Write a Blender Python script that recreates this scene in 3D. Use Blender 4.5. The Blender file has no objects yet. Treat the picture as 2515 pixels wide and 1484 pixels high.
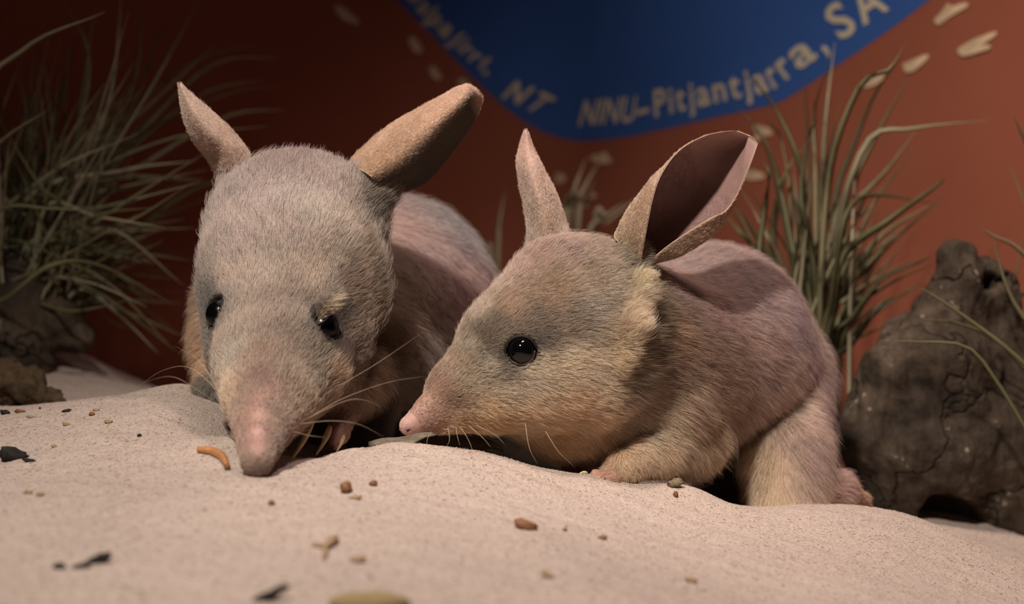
import bpy, math, random
import numpy as np
from mathutils import Vector, noise as mnoise
from mathutils.bvhtree import BVHTree
from mathutils.kdtree import KDTree

random.seed(7)
RNG = np.random.default_rng(11)
SC = bpy.context.scene
COL = SC.collection
F = 3493.0            # focal length in pixels of a 2515 px wide frame (50 mm lens)
CX, CY, CZ = 1257.5, 742.0, 0.14   # image centre, camera height above the tray floor


def P(px, py, Y):
    """point at depth Y metres in front of the camera that is seen at pixel px,py"""
    return np.array([(px - CX) / F * Y, Y, CZ - (py - CY) / F * Y])


def lin(c):
    out = []
    for v in c[:3]:
        v = v / 255.0
        out.append(v / 12.92 if v <= 0.04045 else ((v + 0.055) / 1.055) ** 2.4)
    return out


# ------------------------------------------------------------------ camera, world, lights
cam = bpy.data.cameras.new('camera')
cam.lens = 50
cam.sensor_width = 36
cam.clip_start = 0.01
cam.dof.use_dof = True
cam.dof.focus_distance = 0.588
cam.dof.aperture_fstop = 50 / 6.6
cam_o = bpy.data.objects.new('camera', cam)
cam_o.location = (0, 0, CZ)
cam_o.rotation_euler = (math.pi / 2, 0, 0)
COL.objects.link(cam_o)
SC.camera = cam_o

SC.view_settings.view_transform = 'Standard'
SC.view_settings.look = 'None'
SC.view_settings.gamma = 1
SC.view_settings.use_curve_mapping = False
SC.view_settings.exposure = -0.26
SC.cycles.denoising_input_passes = 'RGB'
SC.cycles.denoising_prefilter = 'FAST'

w = bpy.data.worlds.new('world')
SC.world = w
w.use_nodes = True
w.node_tree.nodes['Background'].inputs[0].default_value = (0.50, 0.36, 0.32, 1)
w.node_tree.nodes['Background'].inputs[1].default_value = 0.05


def area(name, loc, target, size, power, color, spread=180):
    l = bpy.data.lights.new(name, 'AREA')
    l.shape = 'DISK'
    l.size = size
    l.energy = power
    l.color = color
    l.spread = math.radians(spread)
    o = bpy.data.objects.new(name, l)
    o.location = loc
    d = Vector(target) - Vector(loc)
    o.rotation_euler = d.to_track_quat('-Z', 'Y').to_euler()
    COL.objects.link(o)
    return o


area('case_lamp_key', (-0.22, -0.07, 0.87), (0.02, 0.58, 0.08), 0.055, 1.38, (1.0, 0.90, 0.79), 54)
area('case_lamp_pink', (0.14, 0.52, 1.05), (0.04, 0.56, 0.05), 0.10, 0.38, (1.0, 0.76, 0.72), 56)
area('case_lamp_wall', (0.05, 0.42, 1.0), (0.42, 0.95, 0.16), 0.10, 1.45, (1.0, 0.84, 0.72), 76)

# ------------------------------------------------------------------ helpers

def tag(o, label=None, cat=None, group=None, kind=None):
    if label: o['label'] = label
    if cat: o['category'] = cat
    if group: o['group'] = group
    if kind: o['kind'] = kind
    return o


def empty(name, loc):
    o = bpy.data.objects.new(name, None)
    o.empty_display_size = 0.01
    o.location = loc
    COL.objects.link(o)
    return o


def mesh_obj(name, verts, faces, mat, parent=None, smooth=True, origin=None, attr=None):
    """verts in world space; with a parent they are stored relative to it"""
    verts = np.asarray(verts, dtype=float)
    off = np.zeros(3)
    if parent is not None:
        off = world_loc(parent)
    elif origin is not None:
        off = np.asarray(origin, dtype=float)
    me = bpy.data.meshes.new(name)
    v = verts - off
    if isinstance(faces, np.ndarray) and faces.ndim == 2:
        faces = faces.tolist()
    me.from_pydata(v.tolist(), [], faces)
    me.validate(verbose=False)
    if smooth:
        me.polygons.foreach_set('use_smooth', [True] * len(me.polygons))
    if attr is not None:
        a = me.color_attributes.new('tint', 'FLOAT_COLOR', 'POINT')
        c = np.ones((len(verts), 4)); c[:, :3] = attr
        a.data.foreach_set('color', c.ravel())
    me.materials.append(mat)
    me.update()
    o = bpy.data.objects.new(name, me)
    COL.objects.link(o)
    if parent is not None:
        o.parent = parent
    elif origin is not None:
        o.location = off
    return o


def world_loc(o):
    p = np.zeros(3)
    while o is not None:
        p = p + np.array(o.location)
        o = o.parent
    return p


class N:
    """tiny node-material builder"""
    def __init__(self, name):
        self.m = bpy.data.materials.new(name)
        self.m.use_nodes = True
        self.t = self.m.node_tree
        self.bs = self.t.nodes['Principled BSDF']

    def n(self, typ, **kw):
        x = self.t.nodes.new(typ)
        for k, v in kw.items():
            if k in ('inputs',):
                for kk, vv in v.items():
                    x.inputs[kk].default_value = vv
            else:
                setattr(x, k, v)
        return x

    def l(self, a, b):
        self.t.links.new(a, b)

    def ramp(self, fac, stops):
        r = self.n('ShaderNodeValToRGB')
        el = r.color_ramp.elements
        while len(el) < len(stops):
            el.new(0.5)
        for e, (p, c) in zip(el, stops):
            e.position = p
            e.color = (*c, 1) if len(c) == 3 else c
        self.l(fac, r.inputs[0])
        return r.outputs[0]

    def noise(self, scale, detail=4, rough=0.6, vec=None):
        x = self.n('ShaderNodeTexNoise', inputs={'Scale': scale, 'Detail': detail, 'Roughness': rough})
        self.l(vec if vec is not None else self.coord(), x.inputs['Vector'])
        return x.outputs[0]

    def coord(self):
        if not hasattr(self, '_c'):
            self._c = self.n('ShaderNodeTexCoord').outputs['Object']
        return self._c

    def mix(self, a, b, fac, mode='MIX'):
        x = self.n('ShaderNodeMix', data_type='RGBA', blend_type=mode)
        for s, v in ((x.inputs[0], fac), (x.inputs[6], a), (x.inputs[7], b)):
            if isinstance(v, (int, float)):
                s.default_value = v
            elif isinstance(v, (tuple, list)):
                s.default_value = (*v[:3], 1)
            else:
                self.l(v, s)
        return x.outputs[2]

    def bump(self, h, strength, dist, prev=None):
        b = self.n('ShaderNodeBump', inputs={'Strength': strength, 'Distance': dist})
        self.l(h, b.inputs['Height'])
        if prev is not None:
            self.l(prev, b.inputs['Normal'])
        return b.outputs[0]

    def base(self, c):
        if isinstance(c, (tuple, list)):
            self.bs.inputs['Base Color'].default_value = (*c[:3], 1)
        else:
            self.l(c, self.bs.inputs['Base Color'])

    def attr(self, name='tint'):
        return self.n('ShaderNodeAttribute', attribute_name=name).outputs['Color']


def mat_simple(name, rgb, rough=0.6, bump=None, var=0.0, spec=0.4, scale=200):
    n = N(name)
    c = lin(rgb)
    if var:
        nz = n.noise(scale, 4)
        lo = tuple(x * (1 - var) for x in c)
        hi = tuple(min(1, x * (1 + var)) for x in c)
        n.base(n.ramp(nz, [(0.35, lo), (0.65, hi)]))
    else:
        n.base(tuple(c))
    n.bs.inputs['Roughness'].default_value = rough
    n.bs.inputs['Specular IOR Level'].default_value = spec
    if bump:
        n.l(n.bump(n.noise(bump[0], 5), bump[1], bump[2]), n.bs.inputs['Normal'])
    return n.m


# ------------------------------------------------------------------ materials
def m_sand():
    n = N('sand')
    big = n.noise(9, 3)
    fine = n.noise(1500, 2, 0.5)
    c1 = n.ramp(big, [(0.35, lin((186, 170, 161))), (0.65, lin((196, 180, 170)))])
    c2 = n.ramp(fine, [(0.30, (0.62, 0.60, 0.58)), (0.5, (0.97, 0.97, 0.97)), (0.72, (1.1, 1.08, 1.05))])
    c = n.mix(c1, c2, 1.0, 'MULTIPLY')
    mid = n.noise(420, 3, 0.7)
    c = n.mix(c, n.ramp(mid, [(0.3, (0.80, 0.78, 0.76)), (0.5, (1, 1, 1))]), 1.0, 'MULTIPLY')
    vor = n.n('ShaderNodeTexVoronoi', inputs={'Scale': 900.0})
    n.l(n.coord(), vor.inputs['Vector'])
    sp = n.ramp(vor.outputs['Color'], [(0.0, (1, 1, 1)), (0.80, (1, 1, 1)), (0.86, (0.52, 0.42, 0.36)), (1, (0.45, 0.38, 0.35))])
    c = n.mix(c, sp, 0.75, 'MULTIPLY')
    n.base(c)
    n.bs.inputs['Roughness'].default_value = 0.95
    n.bs.inputs['Specular IOR Level'].default_value = 0.1
    b = n.bump(vor.outputs['Distance'], 0.6, 0.0004)
    b = n.bump(mid, 0.35, 0.0012, b)
    n.l(b, n.bs.inputs['Normal'])
    return n.m


def m_tint(name, rough=0.6, spec=0.3, var=0.12, vscale=600, bump=None, mul=1.0, sheen=0):
    n = N(name)
    c = n.attr()
    nz = n.ramp(n.noise(vscale, 4), [(0.3, (1 - var,) * 3), (0.7, (1 + var,) * 3)])
    c = n.mix(c, nz, 1.0, 'MULTIPLY')
    n.base(c)
    n.bs.inputs['Roughness'].default_value = rough
    n.bs.inputs['Specular IOR Level'].default_value = spec
    if bump:
        n.l(n.bump(n.noise(bump[0], 4), bump[1], bump[2]), n.bs.inputs['Normal'])
    return n.m


def m_fur():
    m = bpy.data.materials.new('fur')
    m.use_nodes = True
    t = m.node_tree
    t.nodes.clear()
    out = t.nodes.new('ShaderNodeOutputMaterial')
    at = t.nodes.new('ShaderNodeAttribute'); at.attribute_name = 'fur_tint'
    hi = t.nodes.new('ShaderNodeHairInfo')
    rp = t.nodes.new('ShaderNodeValToRGB')
    rp.color_ramp.elements[0].position = 0.0
    rp.color_ramp.elements[0].color = (0.62, 0.60, 0.59, 1)
    rp.color_ramp.elements[1].position = 0.75
    rp.color_ramp.elements[1].color = (1.0, 1.0, 1.0, 1)
    t.links.new(hi.outputs['Intercept'], rp.inputs[0])
    mx = t.nodes.new('ShaderNodeMix'); mx.data_type = 'RGBA'; mx.blend_type = 'MULTIPLY'
    mx.inputs[0].default_value = 1
    t.links.new(at.outputs['Color'], mx.inputs[6])
    t.links.new(rp.outputs[0], mx.inputs[7])
    d = t.nodes.new('ShaderNodeBsdfDiffuse')
    tr = t.nodes.new('ShaderNodeBsdfTranslucent')
    h = t.nodes.new('ShaderNodeBsdfHair'); h.component = 'Reflection'
    h.inputs['RoughnessU'].default_value = 0.35
    h.inputs['RoughnessV'].default_value = 0.6
    h.inputs['Color'].default_value = (0.75, 0.72, 0.68, 1)
    t.links.new(mx.outputs[2], d.inputs[0]); t.links.new(mx.outputs[2], tr.inputs[0])
    s1 = t.nodes.new('ShaderNodeMixShader'); s1.inputs[0].default_value = 0.28
    t.links.new(d.outputs[0], s1.inputs[1]); t.links.new(tr.outputs[0], s1.inputs[2])
    s2 = t.nodes.new('ShaderNodeMixShader'); s2.inputs[0].default_value = 0.15
    t.links.new(s1.outputs[0], s2.inputs[1]); t.links.new(h.outputs[0], s2.inputs[2])
    t.links.new(s2.outputs[0], out.inputs[0])
    return m


def m_wall():
    n = N('painted_backdrop')
    a = n.noise(6, 4)
    c = n.ramp(a, [(0.3, lin((146, 84, 64))), (0.7, lin((156, 92, 72)))])
    n.base(c)
    n.bs.inputs['Roughness'].default_value = 0.85
    n.bs.inputs['Specular IOR Level'].default_value = 0.15
    n.l(n.bump(n.noise(300, 3), 0.15, 0.001), n.bs.inputs['Normal'])
    return n.m


def m_wood():
    n = N('weathered_wood')
    big = n.noise(22, 6, 0.7)
    c = n.ramp(big, [(0.3, lin((36, 31, 28))), (0.52, lin((72, 62, 53))), (0.75, lin((106, 94, 82)))])
    mp = n.n('ShaderNodeMapping'); mp.inputs['Scale'].default_value = (1, 1, 0.18)
    n.l(n.coord(), mp.inputs[0])
    gr = n.noise(240, 5, 0.7, mp.outputs[0])
    c = n.mix(c, n.ramp(gr, [(0.3, (0.55, 0.52, 0.5)), (0.6, (1.05, 1.03, 1.0))]), 1.0, 'MULTIPLY')
    ds = n.n('ShaderNodeTexNoise', inputs={'Scale': 30.0, 'Detail': 3.0})
    n.l(n.coord(), ds.inputs['Vector'])
    vm = n.n('ShaderNodeMix', data_type='VECTOR'); vm.inputs[0].default_value = 0.06
    n.l(n.coord(), vm.inputs[4]); n.l(ds.outputs['Color'], vm.inputs[5])
    vc = n.n('ShaderNodeTexVoronoi', feature='DISTANCE_TO_EDGE', inputs={'Scale': 13.0})
    n.l(vm.outputs[1], vc.inputs['Vector'])
    crk = n.ramp(vc.outputs['Distance'], [(0.0, (0.25, 0.24, 0.23)), (0.018, (1, 1, 1))])
    c = n.mix(c, crk, n.ramp(n.noise(14, 2), [(0.45, (0, 0, 0)), (0.6, (1, 1, 1))]), 'MULTIPLY')
    sp = n.noise(45, 3, 0.8)
    c = n.mix(c, lin((190, 178, 165)), n.ramp(sp, [(0.66, (0, 0, 0)), (0.74, (0.8, 0.8, 0.8))]))
    n.base(c)
    n.bs.inputs['Roughness'].default_value = 0.9
    n.bs.inputs['Specular IOR Level'].default_value = 0.15
    b = n.bump(gr, 0.5, 0.002)
    b = n.bump(big, 0.7, 0.006, b)
    b = n.bump(crk, 0.8, 0.003, b)
    n.l(b, n.bs.inputs['Normal'])
    return n.m


def m_blade():
    n = N('dry_grass')
    oi = n.n('ShaderNodeObjectInfo')
    c = n.ramp(oi.outputs['Random'], [(0.0, lin((66, 66, 46))), (0.35, lin((104, 100, 72))), (0.7, lin((126, 120, 94))), (1.0, lin((168, 160, 140)))])
    nz = n.ramp(n.noise(60, 3), [(0.3, (0.75, 0.75, 0.7)), (0.7, (1.1, 1.08, 1.0))])
    n.base(n.mix(c, nz, 1.0, 'MULTIPLY'))
    n.bs.inputs['Roughness'].default_value = 0.55
    n.bs.inputs['Specular IOR Level'].default_value = 0.3
    return n.m


SAND = m_sand()
FUR = m_fur()
SKIN = m_tint('skin', 0.55, 0.35, 0.10, 900, (1400, 0.35, 0.0005))
EAR = m_tint('ear_skin', 0.6, 0.3, 0.10, 260, (700, 0.25, 0.0004))
EAR.node_tree.nodes['Principled BSDF'].inputs['Subsurface Weight'].default_value = 0.15
EAR.node_tree.nodes['Principled BSDF'].inputs['Subsurface Radius'].default_value = (1.0, 0.45, 0.3)
EAR.node_tree.nodes['Principled BSDF'].inputs['Subsurface Scale'].default_value = 0.0025
WALL = m_wall()
WOOD = m_wood()
BLADE = m_blade()
BLUE = mat_simple('blue_print', (56, 94, 164), 0.8, var=0.04, spec=0.15, scale=8)
CREAM = mat_simple('cream_lettering', (206, 196, 172), 0.85, var=0.05, spec=0.1, scale=40)
MARK = mat_simple('cream_track_paint', (210, 184, 152), 0.85, var=0.25, spec=0.1, scale=60)
EYE = mat_simple('eye_black', (5, 4, 5), 0.07, spec=0.45)
EYE2 = mat_simple('eye_dull_black', (5, 4, 5), 0.22, spec=0.2)
LID = mat_simple('eyelid_skin', (58, 46, 46), 0.25, spec=0.5, var=0.2, scale=500)
CLAW = mat_simple('claw_horn', (222, 200, 160), 0.45, var=0.12, scale=300)
TWIG = mat_simple('charcoal', (48, 44, 42), 0.9, (500, 0.6, 0.001), 0.3, 0.15, 400)
PEBB = mat_simple('olive_pebble', (150, 132, 96), 0.8, (300, 0.4, 0.001), 0.12, 0.2, 150)
PELL = mat_simple('brown_seed', (124, 84, 56), 0.6, (500, 0.5, 0.0008), 0.3, 0.35, 700)
TANM = mat_simple('tan_husk', (160, 132, 106), 0.75, (400, 0.5, 0.0008), 0.2, 0.3, 500)
WORM = mat_simple('mealworm_skin', (176, 124, 82), 0.35, var=0.15, spec=0.5, scale=300)
LEAFM = mat_simple('dry_leaf', (116, 106, 92), 0.75, (260, 0.6, 0.0008), 0.3, 0.2, 220)
CLOD = mat_simple('clod', (120, 108, 84), 0.9, (900, 0.8, 0.0008), 0.35, 0.15, 800)
ROOTM = mat_simple('fibrous_debris', (78, 64, 48), 0.9, (200, 0.8, 0.003), 0.35, 0.1, 150)
WHISK = mat_simple('whisker_pale', (196, 176, 150), 0.4, spec=0.5)
WHISKD = mat_simple('whisker_dark', (50, 36, 30), 0.4, spec=0.4)

# ------------------------------------------------------------------ ground (thin-plate spline through measured points)
GP = []
for px, py, Y in [
    (-300, 1020, .66), (0, 1000, .66), (0, 1120, .55), (0, 1250, .46), (0, 1400, .385), (0, 1484, .355), (0, 1900, .24),
    (180, 987, .67), (330, 968, .67), (470, 948, .66), (470, 1000, .60), (470, 1120, .53), (470, 1300, .43), (470, 1484, .355),
    (560, 1075, .545), (632, 1178, .497), (632, 1300, .435), (632, 1484, .355), (632, 1900, .24),
    (745, 1150, .525), (850, 1106, .56), (850, 1250, .47), (850, 1484, .36),
    (960, 1093, .578), (1100, 1100, .585), (1100, 1200, .51), (1100, 1350, .43), (1100, 1484, .37),
    (1220, 1120, .59), (1320, 1150, .595), (1450, 1167, .597), (1560, 1192, .598), (1640, 1190, .60), (1700, 1194, .603), (1790, 1237, .61), (1900, 1250, .62),
    (2060, 1240, .64), (2180, 1252, .645), (2350, 1310, .64), (2515, 1382, .63), (2800, 1480, .62),
    (770, 1142, .532), (800, 1128, .542),
    (180, 1003, .62), (330, 995, .62), (470, 982, .62), (960, 1110, .555), (1100, 1118, .555), (1220, 1142, .56), (1320, 1170, .56), (1790, 1258, .585),
    (1000, 1150, .53), (1250, 1190, .53), (2250, 1292, .69), (2350, 1325, .69), (2515, 1400, .69),
    (1600, 1300, .52), (1600, 1484, .405), (1600, 1900, .27), (2200, 1400, .545), (2200, 1484, .485), (2515, 1484, .545), (2515, 1900, .36),
]:
    p = P(px, py, Y)
    GP.append((p[0], p[1], p[2]))
# behind the crest and the far floor
for px, Y, dz in [(850, .62, -.078), (960, .64, -.082), (1100, .65, -.086), (1220, .65, -.090), (1320, .655, -.094), (1450, .66, -.097), (1560, .67, -.100),
                  (1700, .68, -.104), (1800, .70, -.108), (620, .60, -.066), (620, .70, -.062), (480, .74, -.050), (900, .74, -.082), (1300, .80, -.10), (1700, .8, -.108),
                  (250, .74, -.052), (60, .74, -.055), (775, .585, -.078), (830, .605, -.082), (730, .57, -.071)]:
    p = P(px, 0, Y)
    GP.append((p[0], p[1], CZ + dz))
for px, py, Y in [(-150, 830, .95), (60, 838, .92), (150, 852, .92), (250, 893, .92), (330, 950, .92), (430, 962, .92), (2180, 1256, .76), (2350, 1257, .78), (2515, 1292, .78), (2800, 1320, .78)]:
    p = P(px, py, Y)
    GP.append((p[0], p[1], p[2]))
for x, Y, dz in [(-.6, 1.1, -.06), (-.3, 1.15, -.075), (-.1, 1.0, -.12), (0, .9, -.12), (.1, .9, -.125), (.15, 1.1, -.13), (.3, 1.0, -.125), (.6, .9, -.125), (-.5, .5, -.05), (.6, .5, -.12),
                 (-.6, 1.6, -.07), (0, 1.6, -.09), (.6, 1.6, -.12), (-.4, .1, -.075), (0, .1, -.078), (.4, .1, -.095)]:
    GP.append((x, Y, CZ + dz))
GP = np.array(GP)


def tps_fit(pts, lam=2e-5):
    n = len(pts)
    X = pts[:, :2]
    d = np.linalg.norm(X[:, None] - X[None], axis=2)
    K = np.where(d > 0, d * d * np.log(d + 1e-12), 0) + lam * np.eye(n)
    Pm = np.c_[np.ones(n), X]
    A = np.zeros((n + 3, n + 3))
    A[:n, :n] = K; A[:n, n:] = Pm; A[n:, :n] = Pm.T
    b = np.r_[pts[:, 2], np.zeros(3)]
    return X, np.linalg.solve(A, b)


TX, TW = tps_fit(GP)


def ground_z(x, y):
    x = np.atleast_1d(x).astype(float); y = np.atleast_1d(y).astype(float)
    q = np.c_[x, y]
    out = np.zeros(len(q))
    for i in range(0, len(q), 20000):
        d = np.linalg.norm(q[i:i + 20000, None] - TX[None], axis=2)
        U = np.where(d > 0, d * d * np.log(d + 1e-12), 0)
        out[i:i + 20000] = U @ TW[:-3] + TW[-3] + q[i:i + 20000] @ TW[-2:]
    out = out + 0.0005 * np.sin(x * 120 + 2.3 * np.sin(y * 90)) * np.cos(y * 150 + 1.7) + 0.00022 * np.sin(x * 260 + 2 * np.sin(y * 140)) * np.sin(y * 330 + 2 * np.sin(x * 170))
    return np.clip(out, 0.003, 0.2)


ys = np.concatenate([np.linspace(0.12, 0.45, 90), np.linspace(0.4515, 0.70, 190), np.linspace(0.703, 1.0, 90), np.linspace(1.01, 1.62, 40)])
us = np.linspace(-1, 1, 420)
gx = np.outer(0.09 + ys * 0.5, us)
gy = np.repeat(ys[:, None], len(us), axis=1)
gz = ground_z(gx.ravel(), gy.ravel()).reshape(gx.shape)
# micro relief of single grains near the focus
gz += (RNG.random(gz.shape) - 0.5) * 0.00022
nv, nu = gx.shape
idx = np.arange(nv * nu).reshape(nv, nu)
faces = np.stack([idx[:-1, :-1], idx[:-1, 1:], idx[1:, 1:], idx[1:, :-1]], -1).reshape(-1, 4)
gverts = np.stack([gx, gy, gz], -1).reshape(-1, 3)
floor = mesh_obj('floor', gverts, faces, SAND)
tag(floor, 'pale pink sand heaped in soft mounds across the case', kind='structure')
GBVH = BVHTree.FromPolygons([tuple(v) for v in gverts], faces.tolist())


def hit(bvh, px, py):
    o = Vector((0, 0, CZ))
    d = (Vector(P(px, py, 1.0)) - o).normalized()
    loc, nor, i, dist = bvh.ray_cast(o, d)
    return (None, None) if loc is None else (np.array(loc), np.array(nor))


def on_sand(px, py, default=0.5):
    loc, nor = hit(GBVH, px, py)
    if loc is None:
        p = P(px, py, default)
        loc = np.array([p[0], p[1], ground_z(p[0], p[1])[0]])
        nor = np.array([0, 0, 1.0])
    return loc


# ------------------------------------------------------------------ backdrop walls meeting in a rounded corner
Lp, Cp, Rp = np.array([-0.95, 0.80]), np.array([0.015, 1.40]), np.array([0.66, 0.50])


def unit(v):
    return v / (np.linalg.norm(v) + 1e-12)


a0 = Cp + unit(Lp - Cp) * 0.10
a1 = Cp + unit(Rp - Cp) * 0.10
arc = [(1 - t) ** 2 * a0 + 2 * t * (1 - t) * Cp + t * t * a1 for t in np.linspace(0, 1, 17)]
plan_l = np.array([Lp + (a0 - Lp) * t for t in np.linspace(0, 1, 12)][:-1] + arc[:9])
plan_r = np.array(arc[8:] + [a1 + (Rp - a1) * t for t in np.linspace(0, 1, 12)][1:])
plan = np.vstack([plan_l, plan_r[1:]])


def wall_mesh(name, pl, label):
    vs, fs = [], []
    nrm = []
    for i in range(len(pl)):
        a = pl[max(i - 1, 0)]; b = pl[min(i + 1, len(pl) - 1)]
        d = unit(b - a)
        nrm.append(np.array([-d[1], d[0]]))      # away from camera
    rows = [(0.0, 0), (0.30, 0), (0.62, 0), (0.62, .012), (0.0, .012)]
    for z, off in rows:
        for p_, n_ in zip(pl, nrm):
            q = p_ + n_ * off
            vs.append((q[0], q[1], z))
    k = len(pl)
    for r in range(len(rows)):
        for i in range(k - 1):
            fs.append((r * k + i, r * k + i + 1, ((r + 1) % len(rows)) * k + i + 1, ((r + 1) % len(rows)) * k + i))
    return tag(mesh_obj(name, vs, fs, WALL, smooth=False), label, kind='structure')


wl = wall_mesh('wall_left', plan_l, 'dark shaded rust red painted case wall on the left')
wr = wall_mesh('wall_right', plan_r, 'lamplit rust red painted case wall on the right')
plan_k = plan[:, 0] / plan[:, 1]


def on_wall(px, py, lift=0.0006):
    k = (px - CX) / F
    Y = float(np.interp(k, plan_k, plan[:, 1]))
    # exact on the chord
    i = int(np.clip(np.searchsorted(plan_k, k) - 1, 0, len(plan) - 2))
    p, q = plan[i], plan[i + 1]
    den = (q[0] - p[0]) - k * (q[1] - p[1])
    if abs(den) > 1e-9:
        t = (k * p[1] - p[0]) / den
        Y = p[1] + t * (q[1] - p[1])
    d = unit(q - p)
    nn = np.array([d[1], -d[0]])
    pt = P(px, py, Y)
    pt[0] += nn[0] * lift; pt[1] += nn[1] * lift
    return pt


# the blue panel: its lower edge traced, filled as vertical strips
edge = [(930, -60), (975, 0), (1070, 95), (1150, 180), (1200, 228), (1250, 272), (1300, 308), (1360, 335), (1430, 348), (1520, 340), (1620, 320), (1740, 292),
        (1850, 268), (1910, 255), (1960, 225), (2040, 172), (2140, 105), (2230, 40), (2280, 0), (2360, -60)]
ex = np.array([e[0] for e in edge]); ey = np.array([e[1] for e in edge])


def smooth_edge(x):
    return np.mean([np.interp(x + d, ex, ey) for d in (-24, -12, 0, 12, 24)])


xs = np.linspace(930, 2360, 150)
vs, fs = [], []
for i, x in enumerate(xs):
    yb = smooth_edge(x)
    top = -420
    for j in range(7):
        vs.append(on_wall(x, yb + (top - yb) * j / 6, 0.0004))
for i in range(len(xs) - 1):
    for j in range(6):
        a = i * 7 + j
        fs.append((a, a + 7, a + 8, a + 1))
blue = mesh_obj('printed_blue_panel', vs, fs, BLUE, smooth=False)
tag(blue, 'royal blue curved printed area across the top of the rust red backdrop', 'wall print')


def text_mesh(s, off):
    cu = bpy.data.curves.new('t', 'FONT')
    cu.body = s; cu.size = 1.0; cu.offset = off; cu.resolution_u = 3
    o = bpy.data.objects.new('t', cu)
    COL.objects.link(o)
    bpy.context.view_layer.update()
    dg = bpy.context.evaluated_depsgraph_get()
    me = bpy.data.meshes.new_from_object(o.evaluated_get(dg))
    v = np.array([x.co[:] for x in me.vertices]) if len(me.vertices) else np.zeros((0, 3))
    f = [tuple(p.vertices) for p in me.polygons]
    bpy.data.objects.remove(o); bpy.data.curves.remove(cu); bpy.data.meshes.remove(me)
    return v, f


def lettering(s, knots, label, off=0.020, gap=0.12):
    """knots: (char index, px, py, cap height px, shear)"""
    root = empty('wall_lettering', on_wall(knots[0][1], knots[0][2]))
    tag(root, label, 'lettering')
    x = 0.0; chars = []
    for ch in s:
        if ch == ' ':
            chars.append((x, None)); x += 0.33; continue
        v, f = text_mesh(ch, off)
        wdt = v[:, 0].max() - v[:, 0].min()
        v[:, 0] -= v[:, 0].min()
        chars.append((x, (v, f))); x += wdt + gap
    starts = [c[0] for c in chars] + [x]
    ku = np.array([starts[k[0]] for k in knots])
    kx = np.array([k[1] for k in knots]); ky = np.array([k[2] for k in knots]); kh = np.array([k[3] for k in knots]); ks = np.array([k[4] for k in knots])
    for x0, g in chars:
        if g is None: continue
        v, f = g
        out = []
        for (a, b, _) in v:
            u = x0 + a
            e = 0.08
            px, py = np.interp(u, ku, kx), np.interp(u, ku, ky)
            u0, u1 = max(u - e * 2, ku[0]), min(u + e * 2, ku[-1])
            t = unit(np.array([np.interp(u1, ku, kx) - np.interp(u0, ku, kx), np.interp(u1, ku, ky) - np.interp(u0, ku, ky)]))
            h = np.interp(u, ku, kh) / 0.70
            sh = np.interp(u, ku, ks)
            nx, ny = t[1], -t[0]
            out.append(on_wall(px + (nx + t[0] * sh) * b * h, py + (ny + t[1] * sh) * b * h, 0.0010))
        o = mesh_obj('letter', out, f, CREAM, root, smooth=False)
    return root


lettering('NINU-Pitjantjarra, SA',
          [(0, 1422, 308, 60, .35), (4, 1566, 298, 62, .22), (5, 1610, 287, 64, .2), (9, 1716, 262, 64, .12), (11, 1797, 243, 64, .05), (13, 1858, 232, 66, 0),
           (14, 1902, 218, 68, 0), (15, 1932, 196, 70, 0), (16, 1962, 172, 74, 0), (17, 2026, 130, 78, 0), (19, 2068, 99, 84, 0), (20, 2122, 62, 88, 0), (21, 2196, 14, 90, 0)],
          'cream words NINU-Pitjantjarra, SA curving up the blue print')
lettering('walpajirri,',
          [(0, 990, -12, 42, .1), (3, 1046, 50, 44, .1), (4, 1072, 74, 44, .1), (6, 1118, 118, 42, .1), (8, 1148, 146, 40, .1), (10, 1188, 176, 38, .1), (11, 1200, 190, 36, .1)],
          'faint cream word sloping steeply down in the shadow left of NT', off=0.035)
lettering('NT', [(0, 1232, 238, 50, .35), (1, 1288, 262, 52, .45), (2, 1330, 284, 54, .5)], 'faint slanted cream letters NT on the dark blue corner', off=0.035, gap=0.22)

marks = [
    ([(822, 15, 10), (850, 38, 15), (880, 58, 7)], None, 'topmost faint cream dash on the dark left wall'),
    ([(1006, 92, 10), (1020, 112, 14), (1032, 130, 8)], None, 'faint cream dash below the sloping word, above the paler ear'),
    ([(1056, 164, 9), (1068, 180, 13), (1080, 196, 7)], None, 'faint cream dab just above left of the dark ear tip'),
    ([(1125, 196, 9), (1140, 206, 12), (1150, 216, 7)], None, 'faint cream dab touching the top of the dark ear'),
    ([(2300, 57, 11), (2330, 30, 14), (2380, 10, 7)], [(2312, 50, 10), (2335, 10, 7)], 'cream forked track mark at the top right corner of the wall'),
    ([(2355, 130, 11), (2395, 108, 14), (2450, 80, 6)], [(2362, 132, 11), (2435, 114, 7)], 'cream forked track mark, second down on the right wall'),
    ([(2222, 172, 13), (2245, 160, 16), (2282, 136, 6)], [(2222, 168, 13), (2264, 150, 13)], 'bright cream oval track mark behind the tallest bent blade'),
    ([(2122, 212, 8), (2150, 198, 13), (2172, 184, 7)], None, 'cream track dab beneath the bent grass blade'),
    ([(1852, 312, 8), (1880, 322, 13), (1898, 330, 6)], [(1858, 345, 8), (1876, 320, 12)], 'cream mark just past the tip of the big ear'),
    ([(1826, 430, 13), (1850, 430, 15), (1880, 434, 7)], None, 'cream dash beside the right edge of the big ear'),
    ([(1364, 438, 14), (1378, 438, 16), (1386, 446, 9)], None, 'round blurred cream dab right of the slim ear'),
    ([(1452, 388, 8), (1478, 390, 15), (1505, 396, 6)], [(1478, 388, 12), (1492, 376, 7)], 'cream star shaped mark at the top of the short grass stems'),
    ([(1412, 478, 11), (1428, 480, 14), (1440, 482, 8)], None, 'lower cream dab behind the short grass stems'),
    ([(1448, 478, 8), (1458, 480, 10), (1466, 482, 5)], None, 'small cream dab right of the short grass stems'),
]
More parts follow.
